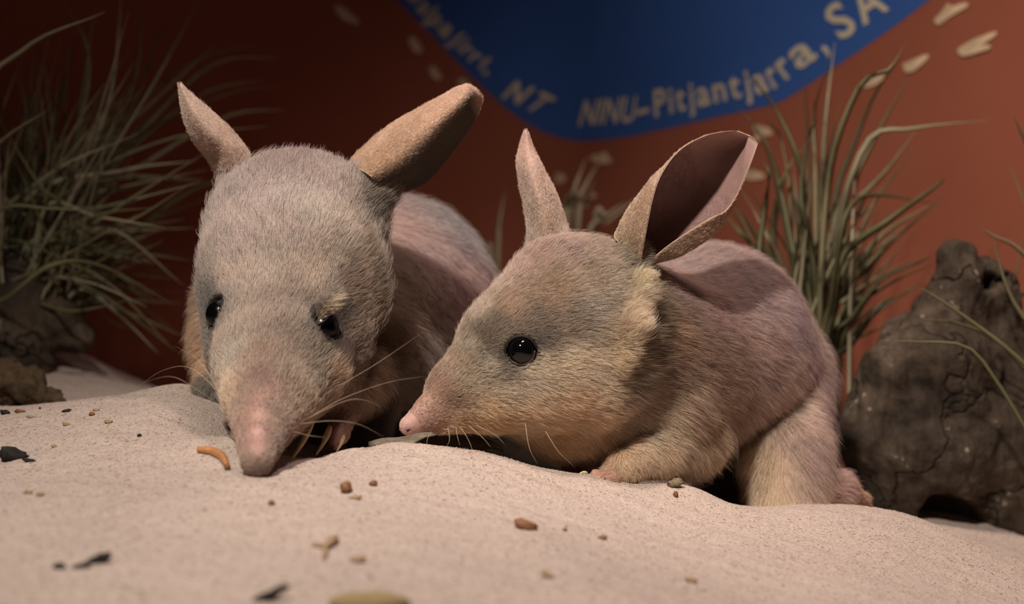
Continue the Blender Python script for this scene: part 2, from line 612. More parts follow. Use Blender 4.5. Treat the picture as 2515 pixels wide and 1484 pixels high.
for a, b, lab in marks:
    vs, fs = [], []
    for pl in (a, b):
        if not pl: continue
        pl = np.array(pl, float)
        n = 12
        ts = np.linspace(0, len(pl) - 1, n)
        cx = np.interp(ts, range(len(pl)), pl[:, 0]); cy = np.interp(ts, range(len(pl)), pl[:, 1]); cr = np.interp(ts, range(len(pl)), pl[:, 2])
        cr *= 0.85; cr[0] *= 0.6; cr[-1] *= 0.4
        base = len(vs)
        for i in range(n):
            d = unit(np.array([cx[min(i + 1, n - 1)] - cx[max(i - 1, 0)], cy[min(i + 1, n - 1)] - cy[max(i - 1, 0)]]))
            for s in (-1, 1):
                lift = 0.0009 if pl is a else 0.0009
                vs.append(on_wall(cx[i] - d[1] * cr[i] * s, cy[i] + d[0] * cr[i] * s, 0.0009 if base == 0 else 0.0012))
        for i in range(n - 1):
            q = base + i * 2
            fs.append((q, q + 2, q + 3, q + 1))
    o = mesh_obj('painted_mark', vs, fs, MARK, smooth=False, origin=np.mean(vs, axis=0))
    tag(o, lab, 'wall mark', 'cream track marks painted on the backdrop')

# ------------------------------------------------------------------ implicit-surface modelling


def smin(a, b, k):
    h = np.clip(0.5 + 0.5 * (b - a) / k, 0, 1)
    return b + (a - b) * h - k * h * (1 - h)


class SDF:
    def __init__(self):
        self.pr = []

    def cone(self, pa, pb, k=18, sq=1.0, sub=False, shrink=0.0):
        """pa, pb = (px, py, Y, r_px)"""
        A, B = P(*pa[:3]), P(*pb[:3])
        ra, rb = (pa[3] - shrink) * pa[2] / F, (pb[3] - shrink) * pb[2] / F
        self.pr.append((A, B, ra, rb, k * (pa[2] + pb[2]) / 2 / F, sq, sub))

    def chain(self, pts, k=18, sq=1.0, shrink=0.0):
        for a, b in zip(pts[:-1], pts[1:]):
            self.cone(a, b, k, sq, False, shrink)

    def ball(self, c, r, k, sub=False):
        self.pr.append((np.array(c), np.array(c) + 1e-6, r, r, k, 1.0, sub))

    def __call__(self, p):
        d = None
        for A, B, ra, rb, k, sq, sub in self.pr:
            if sq != 1.0:
                Ym = 0.5 * (A[1] + B[1])
                S = np.array([1, 1 / sq, 1])
                O = np.array([0, Ym, 0])
                q = (p - O) * S; a = (A - O) * S; b = (B - O) * S
            else:
                q, a, b = p, A, B
            ba = b - a
            t = np.clip(((q - a) @ ba) / (ba @ ba + 1e-15), 0, 1)
            e = np.linalg.norm(q - a - t[:, None] * ba, axis=1) - (ra + (rb - ra) * t)
            if d is None:
                d = e
            elif sub:
                d = -smin(-d, e, k)
            else:
                d = smin(d, e, k)
        return d

    def grad(self, p, h=2e-4):
        g = np.zeros_like(p)
        for i in range(3):
            e = np.zeros(3); e[i] = h
            g[:, i] = (self(p + e) - self(p - e)) / (2 * h)
        return g

    def bounds(self, pad):
        lo = np.min([np.minimum(A - ra, B - rb) for A, B, ra, rb, *_ , sub in self.pr if not sub], axis=0) - pad
        hi = np.max([np.maximum(A + ra, B + rb) for A, B, ra, rb, *_ , sub in self.pr if not sub], axis=0) + pad
        return lo, hi


def surface_nets(f, lo, hi, h):
    n = np.ceil((hi - lo) / h).astype(int) + 1
    ax = [lo[i] + h * np.arange(n[i]) for i in range(3)]
    V = np.empty(n, dtype=np.float64)
    YY, ZZ = np.meshgrid(ax[1], ax[2], indexing='ij')
    st = 8
    for i in range(0, n[0], st):
        xs_ = ax[0][i:i + st]
        pts = np.stack([np.repeat(xs_, YY.size), np.tile(YY.ravel(), len(xs_)), np.tile(ZZ.ravel(), len(xs_))], -1)
        V[i:i + st] = f(pts).reshape(len(xs_), n[1], n[2])
    S = V < 0
    c = [S[:-1, :-1, :-1], S[1:, :-1, :-1], S[:-1, 1:, :-1], S[1:, 1:, :-1], S[:-1, :-1, 1:], S[1:, :-1, 1:], S[:-1, 1:, 1:], S[1:, 1:, 1:]]
    cnt = sum(x.astype(int) for x in c)
    act = (cnt > 0) & (cnt < 8)
    ids = -np.ones(act.shape, int)
    ijk = np.argwhere(act)
    ids[act] = np.arange(len(ijk))
    offs = np.array([[0, 0, 0], [1, 0, 0], [0, 1, 0], [1, 1, 0], [0, 0, 1], [1, 0, 1], [0, 1, 1], [1, 1, 1]])
    ed = [(0, 1), (2, 3), (4, 5), (6, 7), (0, 2), (1, 3), (4, 6), (5, 7), (0, 4), (1, 5), (2, 6), (3, 7)]
    vals = np.stack([V[ijk[:, 0] + o[0], ijk[:, 1] + o[1], ijk[:, 2] + o[2]] for o in offs], -1)
    acc = np.zeros((len(ijk), 3)); num = np.zeros(len(ijk))
    for a, b in ed:
        va, vb = vals[:, a], vals[:, b]
        m = (va < 0) != (vb < 0)
        t = np.where(m, va / np.where(m, va - vb, 1), 0)
        pt = offs[a] + t[:, None] * (offs[b] - offs[a])
        acc += np.where(m[:, None], pt, 0); num += m
    verts = lo + h * (ijk + acc / num[:, None])
    F_ = []
    for d in range(3):
        u, v = (d + 1) % 3, (d + 2) % 3
        sl0 = [slice(None)] * 3; sl1 = [slice(None)] * 3
        sl0[d] = slice(0, -1); sl1[d] = slice(1, None)
        a, b = S[tuple(sl0)], S[tuple(sl1)]
        for flip, m in ((False, a & ~b), (True, ~a & b)):
            e = np.argwhere(m)
            ok = (e[:, u] > 0) & (e[:, v] > 0) & (e[:, u] < n[u] - 1) & (e[:, v] < n[v] - 1)
            e = e[ok]
            def cell(du, dv):
                q = e.copy(); q[:, u] += du; q[:, v] += dv
                return ids[q[:, 0], q[:, 1], q[:, 2]]
            quad = np.stack([cell(-1, -1), cell(0, -1), cell(0, 0), cell(-1, 0)], -1)
            if flip: quad = quad[:, ::-1]
            F_.append(quad)
    faces = np.concatenate(F_)
    return verts, faces


def project(f, v, it=4):
    for _ in range(it):
        g = f.grad(v)
        d = f(v)
        g2 = (g * g).sum(1) + 1e-9
        step = (d / g2)[:, None] * g
        ln = np.linalg.norm(step, axis=1, keepdims=True)
        step *= np.minimum(1, 0.002 / (ln + 1e-12))
        v = v - step
    return v


def subdivide(v, f):
    e = np.concatenate([f[:, [0, 1]], f[:, [1, 2]], f[:, [2, 3]], f[:, [3, 0]]])
    es = np.sort(e, 1)
    uq, inv = np.unique(es, axis=0, return_inverse=True)
    inv = inv.ravel()
    n = len(v); m = len(f)
    em = 0.5 * (v[uq[:, 0]] + v[uq[:, 1]])
    fc = v[f].mean(1)
    e0, e1, e2, e3 = [n + inv[i * m:(i + 1) * m] for i in range(4)]
    c = n + len(uq) + np.arange(m)
    nf = np.concatenate([np.stack([f[:, 0], e0, c, e3], -1), np.stack([e0, f[:, 1], e1, c], -1), np.stack([c, e1, f[:, 2], e2], -1), np.stack([e3, c, e2, f[:, 3]], -1)])
    return np.concatenate([v, em, fc]), nf


def build_body(sdf, h=0.003):
    lo, hi = sdf.bounds(0.01)
    v, f = surface_nets(sdf, lo, hi, h)
    v = project(sdf, v, 3)
    v, f = subdivide(v, f)
    v = project(sdf, v, 3)
    return v, f


class Paint:
    """coat colour with some shade painted in, hair length and lie, interpolated between marked spots on the skin"""
    def __init__(self, bvh, ctrl):
        self.p, self.c, self.l, self.d = [], [], [], []
        for it in ctrl:
            px, py, rgb, ln, dx, dy = it[:6]
            dd = it[6] if len(it) > 6 else 0.25
            loc, nor = hit(bvh, px, py)
            if loc is None: continue
            self.p.append(loc); self.c.append(lin(rgb)); self.l.append(ln * 0.001)
            self.d.append(unit(np.array([dx, dd, -dy], float)))
        self.p = np.array(self.p); self.c = np.array(self.c); self.l = np.array(self.l); self.d = np.array(self.d)

    def w(self, q):
        out = []
        for i in range(0, len(q), 20000):
            d2 = ((q[i:i + 20000, None] - self.p[None]) ** 2).sum(2)
            w_ = 1 / (d2 + (0.0034) ** 2) ** 1.8
            out.append(w_ / w_.sum(1, keepdims=True))
        return np.concatenate(out)


def vnoise(p, s, seed=0.0):
    p = p * s + seed
    return (np.sin(p[:, 0] * 1.0 + 1.7 * np.sin(p[:, 1] * 1.3)) + np.sin(p[:, 1] * 1.1 + 1.9 * np.sin(p[:, 2] * 0.9)) + np.sin(p[:, 2] * 1.2 + 1.5 * np.sin(p[:, 0] * 1.4))
            + 0.6 * np.sin(p[:, 0] * 2.7 + p[:, 2] * 2.1) + 0.6 * np.sin(p[:, 1] * 3.1 - p[:, 2] * 2.3)) / 4.2


def make_fur(name, parent, v, f, paint, density, rad=0.00005, lenmul=1.0, lift=0.46, holes=(), label=None, fixed=None, clump=0.32, jitter=0.16, mesh_normals=None):
    tri = np.concatenate([f[:, [0, 1, 2]], f[:, [0, 2, 3]]])
    a, b, c = v[tri[:, 0]], v[tri[:, 1]], v[tri[:, 2]]
    nr = np.cross(b - a, c - a)
    ar = np.linalg.norm(nr, axis=1) * 0.5
    nn = nr / (2 * ar[:, None] + 1e-15)
    cen = (a + b + c) / 3
    view = np.array([0, 0, CZ]) - cen
    view /= np.linalg.norm(view, axis=1, keepdims=True)
    facing = (nn * view).sum(1)
    dens = density * 1e6 * np.where(facing > -0.25, 1.0, 0.10) * np.clip((0.655 / cen[:, 1]) ** 6, 0.12, 1)
    cnt = RNG.poisson(ar * dens)
    ti = np.repeat(np.arange(len(tri)), cnt)
    n = len(ti)
    r1 = np.sqrt(RNG.random(n)); r2 = RNG.random(n)
    root = a[ti] * (1 - r1)[:, None] + b[ti] * (r1 * (1 - r2))[:, None] + c[ti] * (r1 * r2)[:, None]
    nor = nn[ti]
    if fixed is None:
        W = paint.w(root)
        col = W @ paint.c; ln = W @ paint.l; fl = W @ paint.d
    else:
        col, ln, fl = fixed(root)
    keep = ln > 0.0004
    # keep the fur off the sand-buried parts
    gz_ = ground_z(root[:, 0], root[:, 1])
    keep &= root[:, 2] > gz_ - 0.001
    for hc, hr in holes:
        keep &= np.linalg.norm(root - hc, axis=1) > hr
    root, nor, col, ln, fl = root[keep], nor[keep], col[keep], ln[keep], fl[keep]
    n = len(root)
    fl = fl - (fl * nor).sum(1)[:, None] * nor
    fl /= np.linalg.norm(fl, axis=1, keepdims=True) + 1e-9
    side = np.cross(nor, fl)
    wob = vnoise(root, 260, 3.1) * 0.30 + vnoise(root, 700, 9.1) * 0.20
    fl = fl + side * (wob + RNG.normal(0, jitter, n))[:, None]
    fl /= np.linalg.norm(fl, axis=1, keepdims=True)
    L = ln * 1.08 * lenmul * (0.65 + 0.5 * RNG.random(n)) * (1 + 0.18 * vnoise(root, 420, 5.0))
    lf = lift * (0.7 + 0.6 * RNG.random(n)) * (1 + 0.3 * vnoise(root, 330, 1.0))
    guard = RNG.random(n) < 0.06
    L[guard] *= 1.35; lf[guard] *= 1.7
    lf = np.minimum(lf, 0.95)
    K = 4
    pts = np.zeros((n, K, 3))
    for j in range(K):
        t = j / (K - 1)
        out = lf * (t * (1.35 - 0.75 * t))
        pts[:, j] = root + fl * (L * t * np.sqrt(np.maximum(0.15, 1 - (lf * 0.7) ** 2)))[:, None] + nor * (L * out)[:, None]
    # clumping towards guide hairs
    if clump > 0 and n > 100:
        ng = max(20, n // 28)
        g = RNG.choice(n, ng, replace=False)
        kd = KDTree(ng)
        for i, gi in enumerate(g):
            kd.insert(root[gi].tolist(), i)
        kd.balance()
        near = np.array([kd.find(r)[1] for r in root.tolist()])
        gi = g[near]
        for j in range(1, K):
            t = j / (K - 1)
            off = pts[gi, j] - root[gi]
            tgt = root[gi] + off / (L[gi][:, None] + 1e-9) * L[:, None]
            pts[:, j] = pts[:, j] * (1 - clump * t ** 1.5) + tgt * clump * t ** 1.5
    tone = 1 + 0.22 * RNG.normal(0, 1, n) + 0.12 * vnoise(root, 300, 7.7) + 0.11 * vnoise(root, 130, 4.4) + 0.10 * vnoise(root, 900, 2.2)
    tone = np.clip(tone, 0.4, 1.5)
    dark = RNG.random(n) < 0.05
    tone[dark] *= 0.5
    gray = col.mean(1, keepdims=True)
    col = gray + (col - gray) * 0.74
    col = 1.9 * np.clip(col, 0, 1) ** 1.28 * tone[:, None]
    mx_ = col.max(1, keepdims=True)
    col = col * np.minimum(1, 0.90 / np.maximum(mx_, 1e-6))
    cu = bpy.data.hair_curves.new(name)
    cu.add_curves([K] * n)
    off = world_loc(parent)
    cu.points.foreach_set('position', (pts - off).ravel().astype(np.float32))
    tt = np.tile(np.array([1.0, 1.0, 0.75, 0.22]), n)
    rr = np.repeat(rad * (0.75 + 0.5 * RNG.random(n)) * np.clip(root[:, 1] / 0.655, 1, 1.3) ** 2.5, K) * tt
    ra = cu.attributes.get('radius') or cu.attributes.new('radius', 'FLOAT', 'POINT')
    ra.data.foreach_set('value', rr.astype(np.float32))
    ca = cu.attributes.new('fur_tint', 'FLOAT_COLOR', 'CURVE')
    c4 = np.ones((n, 4), np.float32); c4[:, :3] = col
    ca.data.foreach_set('color', c4.ravel())
    cu.materials.append(FUR)
    o = bpy.data.objects.new(name, cu)
    COL.objects.link(o)
    o.parent = parent
    o['kind'] = 'stuff'
    if label: o['label'] = label
    print(name, 'hairs', n)
    return o


def catmull(pts, n):
    """smooth curve through pts, n samples"""
    pts = np.asarray(pts, float)
    m = len(pts)
    ext = np.vstack([2 * pts[0] - pts[1], pts, 2 * pts[-1] - pts[-2]])
    out = []
    for s in np.linspace(0, m - 1, n):
        i = min(int(s), m - 2); t = s - i
        p0, p1, p2, p3 = ext[i], ext[i + 1], ext[i + 2], ext[i + 3]
        out.append(0.5 * ((2 * p1) + (-p0 + p2) * t + (2 * p0 - 5 * p1 + 4 * p2 - p3) * t * t + (-p0 + 3 * p1 - 3 * p2 + p3) * t ** 3))
    return np.array(out)


def tube(pts, radii, seg=8, flat=1.0, up=(0, 0, 1), cap=True):
    pts = np.asarray(pts); n = len(pts)
    vs, fs = [], []
    up = np.array(up, float)
    for i in range(n):
        t = unit(pts[min(i + 1, n - 1)] - pts[max(i - 1, 0)])
        s = np.cross(t, up)
        if np.linalg.norm(s) < 1e-4: s = np.cross(t, [1, 0, 0])
        s = unit(s); u = np.cross(s, t)
        for j in range(seg):
            a = 2 * math.pi * j / seg
            vs.append(pts[i] + s * math.cos(a) * radii[i] + u * math.sin(a) * radii[i] * flat)
    for i in range(n - 1):
        for j in range(seg):
            k = (j + 1) % seg
            fs.append((i * seg + j, i * seg + k, (i + 1) * seg + k, (i + 1) * seg + j))
    if cap:
        fs.append(tuple(range(seg))[::-1])
        fs.append(tuple(range((n - 1) * seg, n * seg)))
    return vs, fs


def make_ear(parent, stations, yoffs, thick, cols_out, cols_in, side, fuzz, label=None, nfuz=13.0, convex=False, nt=46, nu=40, flow_lab='ear_fur', shade_fur=None):
    """stations: list over t of 5 (px,py) ; yoffs: list over t of 5 depths"""
    S = np.array([[P(x, y, Y) for (x, y), Y in zip(st, yo)] for st, yo in zip(stations, yoffs)])  # T,5,3
    G = np.array([catmull(S[:, j], nt) for j in range(S.shape[1])])                               # 5,nt,3
    G = np.array([catmull(G[:, i], nu) for i in range(nt)])                                       # nt,nu,3
    dt = np.gradient(G, axis=0); du = np.gradient(G, axis=1)
    nrm = np.cross(dt, du)
    nrm /= np.linalg.norm(nrm, axis=2, keepdims=True) + 1e-12
    nrm *= side                                  # points to the outer (furred) side
    u = np.linspace(0, 1, nu)
    tt = np.linspace(0, 1, nt)
    th = thick * (0.25 + 0.75 * np.sin(np.pi * u) ** 0.5)[None, :, None] * (1.15 - 0.7 * tt)[:, None, None]
    A = G + nrm * th * 0.5; B = G - nrm * th * 0.5
    vs = np.concatenate([A.reshape(-1, 3), B.reshape(-1, 3)])
    id_ = np.arange(nt * nu).reshape(nt, nu)
    q = np.stack([id_[:-1, :-1], id_[1:, :-1], id_[1:, 1:], id_[:-1, 1:]], -1).reshape(-1, 4)
    if side < 0: q = q[:, ::-1]
    q2 = q[:, ::-1] + nt * nu
    rim = list(id_[:, 0]) + list(id_[-1, 1:]) + list(id_[::-1, -1][1:]) + list(id_[0, ::-1][1:-1])
    fr = []
    for i in range(len(rim)):
        a_, b_ = rim[i], rim[(i + 1) % len(rim)]
        fr.append((a_, b_, b_ + nt * nu, a_ + nt * nu))
    fr = np.array(fr)
    if side < 0: fr = fr[:, ::-1]
    # make the winding of the rim agree
    fall = np.concatenate([q, q2, fr])
    cs = np.zeros((nt * nu * 2, 3))
    co = [np.array(lin(c)) for c in cols_out]; ci = [np.array(lin(c)) for c in cols_in]
    for k, cc in ((0, co), (1, ci)):
        base = np.array([[cc[0] * (1 - t) + cc[1] * t for _ in u] for t in tt])
        edge = np.minimum(u, 1 - u)[None, :, None]
        edge = np.minimum(edge, (1 - tt)[:, None, None])
        e = np.clip(1 - edge / 0.05, 0, 1)
        if shade_fur is not None and k == 0:  # darker past the ridge: painted-in shade plus some fur colour
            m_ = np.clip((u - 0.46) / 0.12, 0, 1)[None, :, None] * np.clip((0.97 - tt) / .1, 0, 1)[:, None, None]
            base = base * (1 - m_) + np.array(lin(shade_fur)) * m_
        base = base * (1 - 0.6 * e) + cc[2] * 0.6 * e
        cs[k * nt * nu:(k + 1) * nt * nu] = base.reshape(-1, 3)
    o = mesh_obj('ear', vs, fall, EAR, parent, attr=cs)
    if label: o['label'] = label
    # short fuzz, both faces
    flow = unit(S[-1].mean(0) - S[0].mean(0))
    if fuzz:
        for (vv, ff, cc, dd, L) in ((A.reshape(-1, 3), q, co, nfuz, fuzz), (B.reshape(-1, 3), q[:, ::-1], ci, nfuz * 0.5, fuzz * 0.45)):
            p0 = S[0].mean(0); lt = np.linalg.norm(S[-1].mean(0) - p0)
            def fixed(r, cc=cc, L=L):
                t = np.clip((r - p0) @ flow / lt, 0, 1)[:, None]
                c_ = cc[0] * (1 - t) + cc[1] * t
                if shade_fur is not None and cc is co:  # same painted shade on the outer fuzz
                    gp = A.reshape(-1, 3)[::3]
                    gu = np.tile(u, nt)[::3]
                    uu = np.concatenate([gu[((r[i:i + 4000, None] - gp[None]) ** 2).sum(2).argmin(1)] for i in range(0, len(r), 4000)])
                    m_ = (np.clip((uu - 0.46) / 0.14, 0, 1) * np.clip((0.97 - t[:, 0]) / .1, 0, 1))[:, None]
                    c_ = c_ * (1 - m_) + np.array(lin(shade_fur)) * m_
                return c_, np.full(len(r), L) * (1.3 - 0.6 * t[:, 0]), np.repeat(flow[None], len(r), 0)
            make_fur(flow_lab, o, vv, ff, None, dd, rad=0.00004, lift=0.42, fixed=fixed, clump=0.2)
    return o


def uv_ball(c, r, nseg=32, nring=20, sx=(1, 1, 1)):
    vs, fs = [], []
    c = np.array(c)
    for i in range(nring + 1):
        th = math.pi * i / nring
        for j in range(nseg):
            ph = 2 * math.pi * j / nseg
            vs.append(c + r * np.array([math.sin(th) * math.cos(ph) * sx[0], math.sin(th) * math.sin(ph) * sx[1], math.cos(th) * sx[2]]))
    for i in range(nring):
        for j in range(nseg):
            k = (j + 1) % nseg
            fs.append((i * nseg + j, (i + 1) * nseg + j, (i + 1) * nseg + k, i * nseg + k))
    return vs, fs


def add_eye(sdf, px, py, rpx, Yapprox, inset=0.35, lid=8, nrm_bias=None, k=4):
    """find the surface under px,py, sink an eyeball in it and raise a lid ring"""
    o = np.array([0, 0, CZ]); d = unit(P(px, py, 1.0) - o)
    t = Yapprox * 0.85
    for _ in range(60):
        s = float(sdf((o + d * t)[None])[0]); t += s * 0.8
    s_ = o + d * t
    n_ = unit(sdf.grad(s_[None])[0])
    if nrm_bias is not None: n_ = unit(n_ + np.array(nrm_bias))
    r = rpx * s_[1] / F
    c = s_ - n_ * r * inset
    px1 = s_[1] / F
    sdf.ball(c, r + lid * px1, k * 2.5 * px1)
    sdf.ball(c + n_ * r * 0.45, r * 1.06, k * px1, sub=True)
    return c, r, n_, s_


def whisker(parent, pts, r0, mat=None, n=14):
    c = catmull(pts, n)
    v, f = tube(c, [r0 * (1 - 0.85 * i / (n - 1)) for i in range(n)], 5)
    return mesh_obj('whisker', v, f, mat or WHISK, parent)


def claw(parent, pts, rpx, Y, mat=CLAW):
    c = catmull(pts, 12)
    R = [rpx * Y / F * (0.75 + 0.25 * math.sin(math.pi * min(1, i / 6))) * (1 - (i / 11) ** 2.5 * 0.85) for i in range(12)]
    v, f = tube(c, R, 8, 0.8)
    return mesh_obj('claw', v, f, mat, parent)


# ------------------------------------------------------------------ right bilby, in profile
def right_bilby():
    g = P(1750, 1240, .65)
    root = empty('bilby', g)
    tag(root, 'bilby in profile facing left with black eye and wide open ear', 'bilby')
    s = SDF()
    sh = 8
    # body first
    s.chain([(1420, 815, .610, 222), (1600, 890, .650, 222)], 40, .85, sh)
    s.chain([(1600, 900, .655, 215), (1735, 858, .690, 252), (1852, 942, .715, 194)], 40, .9, sh + 2)
    s.chain([(1470, 1010, .628, 130), (1590, 990, .628, 150), (1672, 1070, .645, 98)], 40, .8, sh)            # chest and belly
    s.chain([(1900, 1000, .690, 130), (1935, 1130, .670, 100), (1938, 1255, .662, 86)], 30, .7, sh)   # hind leg
    s.chain([(1975, 1195, .668, 62), (2055, 1208, .676, 42), (2128, 1228, .684, 13)], 34, .8, 2)                  # hind foot
    s.chain([(1690, 1080, .636, 84), (1610, 1105, .614, 60), (1540, 1142, .603, 40), (1482, 1170, .599, 20)], 30, .8, 4)  # forearm
    s.chain([(1500, 1170, .5965, 15), (1462, 1166, .5945, 10), (1438, 1162, .593, 6)], 8, 1, 0)
    s.chain([(1500, 1176, .593, 14), (1466, 1176, .590, 10), (1446, 1174, .588, 6)], 8, 1, 0)
    s.chain([(1510, 1182, .590, 14), (1484, 1184, .586, 9)], 8, 1, 0)
    # far foreleg, mostly in the dark below the throat
    s.chain([(1500, 1040, .655, 60), (1420, 1130, .645, 34), (1390, 1160, .640, 18)], 20, .8, 3)
    s.chain([(1800, 1000, .740, 130), (1790, 1140, .745, 90), (1760, 1230, .74, 60)], 30, .7, sh)   # far hind leg
    # head
    s.chain([(1003, 1046, .573, 29), (1062, 1010, .578, 47), (1130, 966, .584, 90), (1205, 938, .589, 130), (1300, 876, .597, 188), (1412, 812, .609, 236)], 14, .78, 5)
    s.cone((1330, 905, .592, 130), (1440, 930, .600, 130), 40, .8, False, sh)         # cheek
    s.chain([(1290, 990, .604, 92), (1380, 1010, .612, 118), (1470, 1030, .62, 118)], 30, .8, sh)
    s.cone((1180, 1010, .585, 50), (1080, 1045, .579, 26), 14, .7, False, 3)         # lower jaw
    s.cone((1548, 640, .600, 52), (1500, 700, .605, 60), 30, .8, False, 2)             # near ear root
    s.cone((1346, 590, .628, 50), (1350, 660, .625, 60), 24, .8, False, 2)
    s.chain([(1578, 690, .588, 22), (1560, 800, .580, 28), (1520, 895, .582, 20)], 16, .8, 0)      # ruff fold
    ec, er, en, es = add_eye(s, 1279, 862, 37, .575, inset=.50, lid=5, nrm_bias=(-.1, -.35, 0))
    # nostril
    s.cone((996, 1058, .5655, 5), (1006, 1056, .572, 4), 3, 1, True)
    # mouth line
    s.chain([(1035, 1066, .568, 2), (1110, 1052, .560, 2)], 3)
    v, f = build_body(s)
    bvh = BVHTree.FromPolygons([tuple(x) for x in v], f.tolist())
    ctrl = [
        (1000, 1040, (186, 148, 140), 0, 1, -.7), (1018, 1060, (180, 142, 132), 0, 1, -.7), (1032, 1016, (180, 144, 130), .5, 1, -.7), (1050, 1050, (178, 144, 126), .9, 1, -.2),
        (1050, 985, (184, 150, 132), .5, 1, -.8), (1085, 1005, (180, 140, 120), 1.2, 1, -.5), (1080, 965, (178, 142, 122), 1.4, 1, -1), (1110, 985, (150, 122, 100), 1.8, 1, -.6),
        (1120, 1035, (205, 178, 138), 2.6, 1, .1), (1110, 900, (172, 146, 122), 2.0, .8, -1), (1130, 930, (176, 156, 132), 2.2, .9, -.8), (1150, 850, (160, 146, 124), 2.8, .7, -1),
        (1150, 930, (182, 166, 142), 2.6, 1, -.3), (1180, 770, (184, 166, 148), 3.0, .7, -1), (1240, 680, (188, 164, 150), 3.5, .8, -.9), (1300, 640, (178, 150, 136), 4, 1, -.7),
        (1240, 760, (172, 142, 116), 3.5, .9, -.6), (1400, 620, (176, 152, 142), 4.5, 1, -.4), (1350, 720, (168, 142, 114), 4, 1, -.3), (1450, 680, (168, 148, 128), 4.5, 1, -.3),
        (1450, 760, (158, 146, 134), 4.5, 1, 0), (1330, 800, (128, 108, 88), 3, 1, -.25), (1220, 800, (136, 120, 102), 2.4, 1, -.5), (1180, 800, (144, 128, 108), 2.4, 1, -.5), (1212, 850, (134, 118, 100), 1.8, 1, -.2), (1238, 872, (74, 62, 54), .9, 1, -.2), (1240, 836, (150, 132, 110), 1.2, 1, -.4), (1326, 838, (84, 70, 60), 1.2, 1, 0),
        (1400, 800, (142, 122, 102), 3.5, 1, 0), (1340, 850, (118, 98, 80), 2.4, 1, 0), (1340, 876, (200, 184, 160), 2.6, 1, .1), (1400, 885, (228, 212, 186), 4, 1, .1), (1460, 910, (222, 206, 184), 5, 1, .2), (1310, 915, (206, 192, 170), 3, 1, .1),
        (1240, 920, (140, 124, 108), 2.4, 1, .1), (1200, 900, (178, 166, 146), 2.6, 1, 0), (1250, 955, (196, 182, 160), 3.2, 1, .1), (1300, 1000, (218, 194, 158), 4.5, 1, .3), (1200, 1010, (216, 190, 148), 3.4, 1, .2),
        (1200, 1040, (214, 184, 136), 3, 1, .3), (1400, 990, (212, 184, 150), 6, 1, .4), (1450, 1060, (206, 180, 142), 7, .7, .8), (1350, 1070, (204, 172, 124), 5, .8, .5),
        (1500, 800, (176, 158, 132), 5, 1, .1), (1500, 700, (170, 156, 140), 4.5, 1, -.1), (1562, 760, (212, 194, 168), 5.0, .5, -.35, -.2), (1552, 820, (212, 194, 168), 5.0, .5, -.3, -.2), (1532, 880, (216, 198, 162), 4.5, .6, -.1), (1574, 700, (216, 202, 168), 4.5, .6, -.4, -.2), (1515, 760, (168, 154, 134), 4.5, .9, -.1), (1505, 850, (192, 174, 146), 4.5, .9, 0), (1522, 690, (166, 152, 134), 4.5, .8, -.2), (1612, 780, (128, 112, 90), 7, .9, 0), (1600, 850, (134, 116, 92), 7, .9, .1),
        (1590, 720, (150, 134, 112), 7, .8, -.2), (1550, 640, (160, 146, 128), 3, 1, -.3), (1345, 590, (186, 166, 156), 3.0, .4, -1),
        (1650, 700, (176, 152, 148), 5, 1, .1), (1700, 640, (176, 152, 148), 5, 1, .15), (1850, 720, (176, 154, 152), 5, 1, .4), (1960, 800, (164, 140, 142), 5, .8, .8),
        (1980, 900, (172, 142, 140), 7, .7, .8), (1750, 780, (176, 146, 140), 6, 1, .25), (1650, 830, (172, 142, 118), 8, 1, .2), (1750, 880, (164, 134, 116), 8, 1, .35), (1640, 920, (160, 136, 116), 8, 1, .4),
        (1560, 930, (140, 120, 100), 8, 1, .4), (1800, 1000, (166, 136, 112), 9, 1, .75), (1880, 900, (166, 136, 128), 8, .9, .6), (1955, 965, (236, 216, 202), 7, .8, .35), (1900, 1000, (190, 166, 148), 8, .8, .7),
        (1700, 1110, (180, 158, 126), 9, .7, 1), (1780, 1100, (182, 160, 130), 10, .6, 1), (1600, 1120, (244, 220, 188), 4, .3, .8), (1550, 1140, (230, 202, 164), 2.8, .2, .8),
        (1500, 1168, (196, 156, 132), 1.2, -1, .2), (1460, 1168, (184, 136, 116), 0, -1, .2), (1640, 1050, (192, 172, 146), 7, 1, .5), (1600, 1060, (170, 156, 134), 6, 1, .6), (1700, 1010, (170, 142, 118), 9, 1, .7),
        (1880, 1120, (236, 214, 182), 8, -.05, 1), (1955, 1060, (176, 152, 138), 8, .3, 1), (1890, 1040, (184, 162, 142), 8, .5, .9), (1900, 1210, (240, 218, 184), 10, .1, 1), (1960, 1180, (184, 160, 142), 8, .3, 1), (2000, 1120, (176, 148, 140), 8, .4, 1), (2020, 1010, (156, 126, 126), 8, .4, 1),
        (2060, 1215, (196, 164, 156), 5, 1, .3), (1790, 1210, (70, 58, 50), 5, .3, 1), (2118, 1228, (206, 172, 150), 2.5, 1, .2),  # far hind leg darkened in its colour, painting the shade beneath the belly
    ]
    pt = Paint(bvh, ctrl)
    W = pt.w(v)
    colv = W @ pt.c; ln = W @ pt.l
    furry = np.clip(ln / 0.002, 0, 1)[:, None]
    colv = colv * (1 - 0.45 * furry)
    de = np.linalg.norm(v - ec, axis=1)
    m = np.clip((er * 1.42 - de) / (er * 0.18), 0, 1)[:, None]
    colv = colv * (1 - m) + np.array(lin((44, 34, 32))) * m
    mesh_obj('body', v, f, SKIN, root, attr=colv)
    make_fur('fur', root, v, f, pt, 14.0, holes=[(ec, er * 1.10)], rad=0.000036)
    vv, ff = uv_ball(ec, er * 0.99, 40, 28)
    tag(mesh_obj('eye', vv, ff, EYE, root), 'glossy black eye')
    # lower lid rim: an arc of wet skin along the lower edge of the eyeball
    a_ = unit(np.cross(en, [0, 0, 1])); b_ = unit(np.cross(a_, en))
